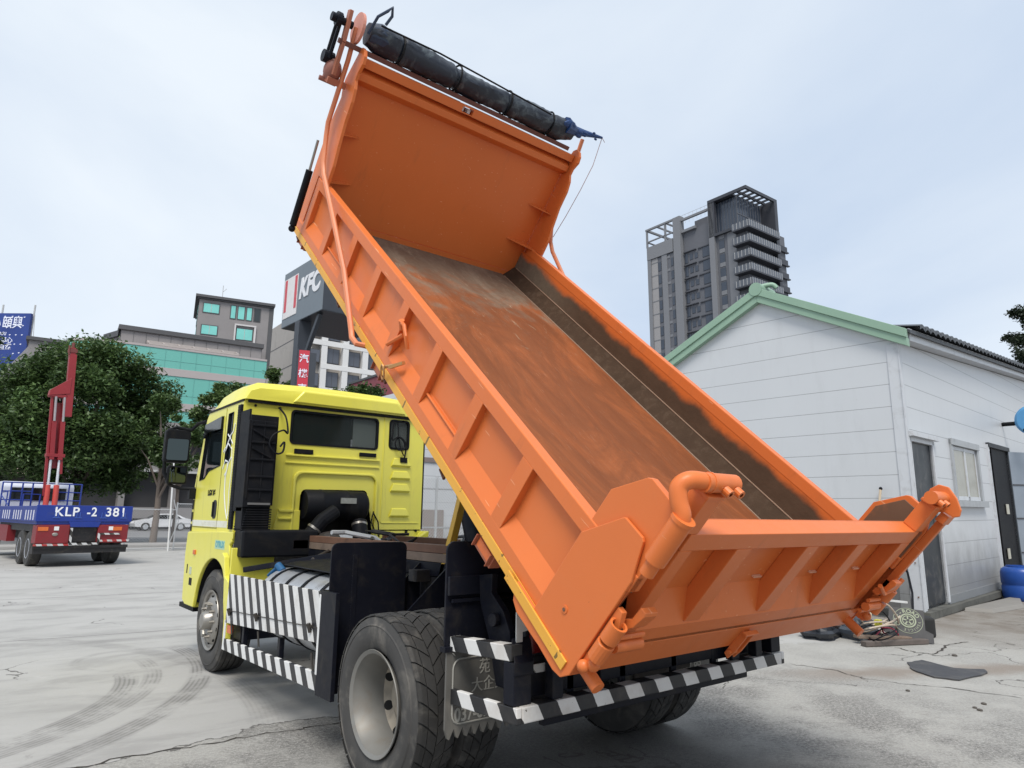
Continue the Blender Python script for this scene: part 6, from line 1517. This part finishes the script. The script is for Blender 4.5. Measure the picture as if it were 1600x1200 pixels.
# ------------------------------------------------------------------ white car on the road
def car(loc, rz, label, paint):
    R_ = empty('parked_car', loc, rz, label, 'car')
    g = G()   # faces -x ; length 4.5
    side = [(-2.2, .35), (-2.25, .62), (-2.1, .80), (-1.2, .98), (-.35, 1.42), (.95, 1.46), (1.75, 1.08), (2.2, 1.0), (2.25, .5), (2.15, .32), (1.78, .32)] + [(1.4+.36*cos(radians(a)), .34+.36*sin(radians(a))) for a in range(0, 181, 20)] + [(-1.06, .32)] + [(-1.4+.36*cos(radians(a)), .34+.36*sin(radians(a))) for a in range(0, 181, 20)] + [(-1.78, .32)]
    n = len(side); vs = []
    for yy, k in ((-.88, 1.), (-.86, 1.), (.86, 1.), (.88, 1.)):
        for x, z in side: vs.append((x, yy*(1-.22*max(0, z-.95)/.5), z))
    fs = [tuple(range(n))[::-1], tuple(range(3*n, 4*n))]+[(j*n+i, j*n+(i+1) % n, (j+1)*n+(i+1) % n, (j+1)*n+i) for j in range(3) for i in range(n)]
    g.add(vs, fs); g.build('body', paint, R_, bevel=.03)
    for P in ([(-.95, 1.02), (-.33, 1.36), (.25, 1.38), (.25, 1.0)], [(.32, 1.0), (.32, 1.38), (.9, 1.38), (1.45, 1.04)]):
        for s in (-1, 1):
            g = G(); g.prism(P, 'y', *sorted((s*.80, s*.872))); g.build('side_window', MDGL, R_)
    g = G(); g.hexa([(-1.12, -.7, 1.01), (-1.12, .7, 1.01), (-.40, .62, 1.39), (-.40, -.62, 1.39)], [(-1.16, -.7, 1.03), (-1.16, .7, 1.03), (-.44, .62, 1.41), (-.44, -.62, 1.41)]); g.build('windscreen', MDGL, R_)
    for x in (-1.4, 1.4):
        for s in (-1, 1):
            g = G(); g.lathe([(-.1, .001), (-.1, .2), (-.1, .33), (.1, .33), (.1, .001)], (x, s*.78, .34), 'y', 20); w = g.build('wheel', MRUB, R_); g = G(); g.lathe([(0, .001), (0, .21), (.01, .22)], (x, s*.89, .34), 'y', 16); g.build('rim', MALU, w)
    for s in (-1, 1):
        g = G(); g.box(-2.22, -2.0, s*.62-.15, s*.62+.15, .66, .76); g.build('headlight', M('headlight', (.7, .72, .75), .2), R_)
    return R_
car((10.9, 62.2, 0), radians(3), 'white hatchback on the road beyond the fence', M('car_white', (.72, .73, .75), .3, coat=.5, var=.03))

# ------------------------------------------------------------------ blue crane truck
CT = empty('crane_truck', (-.235, 20.0, 0), radians(6), 'blue flatbed truck with a folded red crane and the number KLP-2 381', 'crane truck')
CBL = M('truck_blue', (.008, .032, .24), .4, var=.15, grime=(.05, .06, .12), ga=.4)
CRD = M('truck_red', (.20, .014, .020), .45, var=.15, grime=(.12, .03, .03), ga=.4)
CWH = M('truck_white', (.55, .58, .66), .4, var=.08)
g = G(); g.box(-1.2, 1.2, 0, 6.2, 1.20, 1.28); bd = g.build('load_bed', CBL, CT)
g = G(); g.box(-1.24, 1.24, -.04, .03, 1.281, 1.745); g.prism([(-.42, 1.28), (-.36, 1.12), (.36, 1.12), (.42, 1.28)], 'y', -.04, .02); tb = g.build('tailboard', CBL, bd, bevel=.01)
for x in (-.75, -.2, .45, 1.0):
    g = G(); g.box(x-.09, x+.09, -.06, -.041, 1.38, 1.40); g.box(x-.05, x-.035, -.06, -.041, 1.38, 1.55); g.box(x+.035, x+.05, -.06, -.041, 1.38, 1.55); g.build('hinge', M('truck_blue_light', (.05, .11, .42), .4), tb)
MTW = M('stencil_white', (.80, .81, .84), .5)
for s_, x in (('KLP', -.50), ('-2', .14), ('381', .78)): text('stencil', s_, MTW, tb, (x, -.046, 1.55), (1, 0, 0), (0, 0, 1), .36, .003, bold=.006, sx=.98 if s_ != '-2' else .85, space=1.12)
for s in (-1, 1):
    g = G(); g.box(*sorted((s*1.20, s*1.24)), .031, 6.2, 1.281, 1.72); 
    ds = g.build('dropside', CBL, bd, bevel=.008)
    g = G()
    for k in range(16):
        if k % 5 != 4: g.box(*sorted((s*1.241, s*1.255)), .25+k*.36, .29+k*.36, 1.32, 1.60)
    g.build('white_tick', MTW, ds)
g = G(); g.box(-1.18, -.36, -.02, .5, .66, 1.19); ru = g.build('red_rear_panel', CRD, CT, bevel=.02)
g = G(); g.box(.36, 1.18, -.02, .5, .66, 1.19); g.build('red_rear_panel', CRD, CT, bevel=.02)
for s in (-1, 1):
    g = G(); g.box(s*.95-.2, s*.95+.05, -.035, -.021, 1.02, 1.13); g.m = 1; g.box(s*.70-.06, s*.70+.06, -.035, -.021, 1.03, 1.14); g.build('rear_lamp', [MAMB, MWH], ru, bevel=.004)
g = G(); g.sphere((-.72, -.03, .92), .05, 8, 6, (1.5, .4, 1)); g.build('cap', MCH, ru)
CST = stripes('crane_tape', (1, 0, .5), .26, .52, (.55, .55, .55), (.40, .03, .03), off=.2)
CSB = stripes('crane_tape_black', (1, 0, .8), .26, .50, (.6, .6, .6), (.02, .02, .02), off=.1)
g = G(); g.box(-1.22, -.30, -.06, -.03, .60, .655); g.box(.38, 1.22, -.06, -.03, .70, .755); g.build('warning_tape', CST, CT)
g = G(); g.box(-.36, .42, -.07, -.04, .62, .675); g.box(.36, .42, -.0705, -.0405, .675, .95); g.box(-.36, -.30, -.0705, -.0405, .675, 1.1); g.box(.42, .95, -.0705, -.0405, .90, .95); g.build('warning_tape', CSB, CT)
g = G(); g.box(-.30, .36, .1, .4, .70, 1.15); g.box(-1.22, 1.22, .0, .10, .52, .60); g.box(-.45, .45, .5, 8, .62, .95); g.box(-1.2, 1.2, .05, .3, .38, .52); g.build('chassis', MDK, CT)
for s in (-1, 1):
    for y in (.95, 2.1, 7.6):
        g = G(); g.lathe([(-.15, .001), (-.15, .46), (-.11, .50), (.11, .50), (.15, .46), (.15, .001)], (s*1.02, y, .5), 'x', 26); w = g.build('wheel', MRUB, CT, smooth=True)
        g = G(); g.lathe([(s*.151, .28), (s*.155, .27), (s*.10, .20), (s*.10, .001)], (s*1.02, y, .5), 'x', 20); g.build('rim', CWH, w, smooth=True)
g = G(); g.box(-1.18, -.95, 4.2, 6.0, .60, 1.12); g.build('side_skirt', CRD, CT)
g = G(); g.box(-1.1, 1.1, .6, 6.1, .98, 1.19); g.build('bed_frame', MDK, CT)
# headboard rack and cab
g = G()
for x in (-1.2, -.95, -.62, -.32, .40, .80, 1.2):
    g.tube([(x, 6.1, 1.2), (x, 6.1, 2.55)], .028, 6)
for z in (2.55, 2.25, 1.95): g.tube([(-1.22, 6.1, z), (-.35, 6.1, z)], .022, 6); g.tube([(.3, 6.1, z), (1.22, 6.1, z)], .022, 6)
g.tube([(-1.2, 6.1, 2.55), (1.2, 6.1, 2.55)], .025, 6); g.tube([(-1.2, 6.1, 2.1), (-1.2, 4.6, 1.75)], .02, 6); g.tube([(-1.2, 5.0, 1.3), (-1.2, 5.0, 2.2), (-1.2, 6.0, 2.2)], .02, 6)
g.tube([(-.6, 5.9, 1.3), (-.6, 5.9, 2.15), (-.1, 5.9, 2.15), (-.1, 5.9, 1.3)], .03, 6)
g.build('rack', CBL, CT, smooth=True)
g = G(); g.prism([(6.75, .95), (6.75, 2.45), (6.9, 2.62), (8.2, 2.62), (8.75, 1.9), (8.8, .95)], 'x', -1.12, 1.12); cb = g.build('cab', CWH, CT, bevel=.06)
g = G(); g.box(-.85, .85, 6.72, 6.749, 1.95, 2.40); g.build('rear_window', MDGL, cb); 
for s in (-1, 1):
    g = G(); g.prism([(7.2, 1.75), (7.2, 2.4), (8.1, 2.4), (8.45, 1.75)], 'x', *sorted((s*1.121, s*1.13))); g.build('side_window', MDGL, cb)
    g = G(); g.box(*sorted((s*1.12, s*1.2)), 7.0, 8.7, .75, 1.45); g.build('lower_side', CRD if s < 0 else CBL, cb, bevel=.02)
    g = G(); g.box(*sorted((s*1.25, s*1.5)), 8.55, 8.62, 1.7, 2.2); g.build('mirror', MB, cb)
g = G(); g.box(-1.28, -1.2, 6.3, 7.5, 1.0, 1.9); g.build('cab_step', M('truck_sky', (.03, .2, .5), .4), cb)
# knuckle boom crane between cab and bed
bx_ = .23
g = G(); g.box(bx_-.30, bx_+.30, 5.75, 6.05, 1.0, 1.6); g.tube([(bx_-.13, 5.9, 1.5), (bx_-.15, 5.9, 2.5)], .09, 12); g.tube([(bx_+.14, 5.9, 1.5), (bx_+.12, 5.9, 2.5)], .09, 12)
cr_ = g.build('crane_base', M('crane_coral', (.60, .08, .06), .45), CT, smooth=True)
g = G(); g.tube([(bx_-.15, 5.9, 2.51), (bx_-.17, 5.9, 3.4)], .045, 10); g.tube([(bx_+.12, 5.9, 2.51), (bx_+.10, 5.9, 3.4)], .045, 10); g.build('crane_ram', M('ram_white', (.75, .76, .78), .25, metal=.4), cr_, smooth=True)
g = G(); g.bar((bx_-.23, 5.9, 2.1), (bx_-.40, 5.9, 5.75),   .08, .10, up=(0, 1, 0)); g.bar((bx_+.20, 5.9, 2.9), (bx_-.04, 5.9, 5.75),   .08, .10, up=(0, 1, 0))
g.bar((bx_-.06, 6.05, 3.1), (bx_-.20, 6.05, 5.5), .40, .05, up=(0, 1, 0)); g.bar((bx_-.16, 5.85, 3.4), (bx_-.24, 5.85, 4.8), .15, .09, up=(0, 1, 0)); g.bar((bx_+.10, 5.85, 3.4), (bx_+.03, 5.85, 4.8), .15, .09, up=(0, 1, 0))
g.box(bx_-.34, bx_+.24, 5.8, 6.1, 3.5, 3.62); g.box(bx_-.5, bx_+.06, 5.8, 6.1, 5.68, 5.8)
g.prism([(bx_-.52, 5.72), (bx_-.50, 5.92), (bx_+.12, 6.45), (bx_+.12, 5.85)], 'y', 5.78, 6.08)
g.build('lower_boom', M('crane_red', (.27, .018, .024), .42, var=.15), cr_, bevel=.008)
g = G(); g.tube([(bx_-.24, 5.82, 4.8), (bx_-.29, 5.82, 5.7)], .04, 8); g.tube([(bx_+.03, 5.82, 4.8), (bx_-.02, 5.82, 5.7)], .04, 8); g.build('crane_ram', M('ram_grey', (.34, .31, .32), .4), cr_, smooth=True)
g = G(); g.bar((bx_+.16, 5.9, 5.0), (bx_+.06, 5.9, 7.35), .24, .20, up=(0, 1, 0)); g.bar((bx_+.06, 5.9, 7.35), (bx_+.04, 5.9, 7.6), .17, .15, up=(0, 1, 0)); g.build('upper_boom', MATS['crane_red'], cr_, bevel=.01)
g = G(); g.box(bx_-.10, bx_+.18, 5.8, 6.0, 7.42, 7.56); g.tube([(bx_+.04, 5.9, 7.5), (bx_+.04, 5.9, 7.8)], .05, 8); g.tube([(bx_-.08, 5.8, 7.3), (bx_-.1, 5.8, 7.66)], .03, 6); g.build('boom_head', M('rust_red', (.16, .04, .035), .7), cr_)
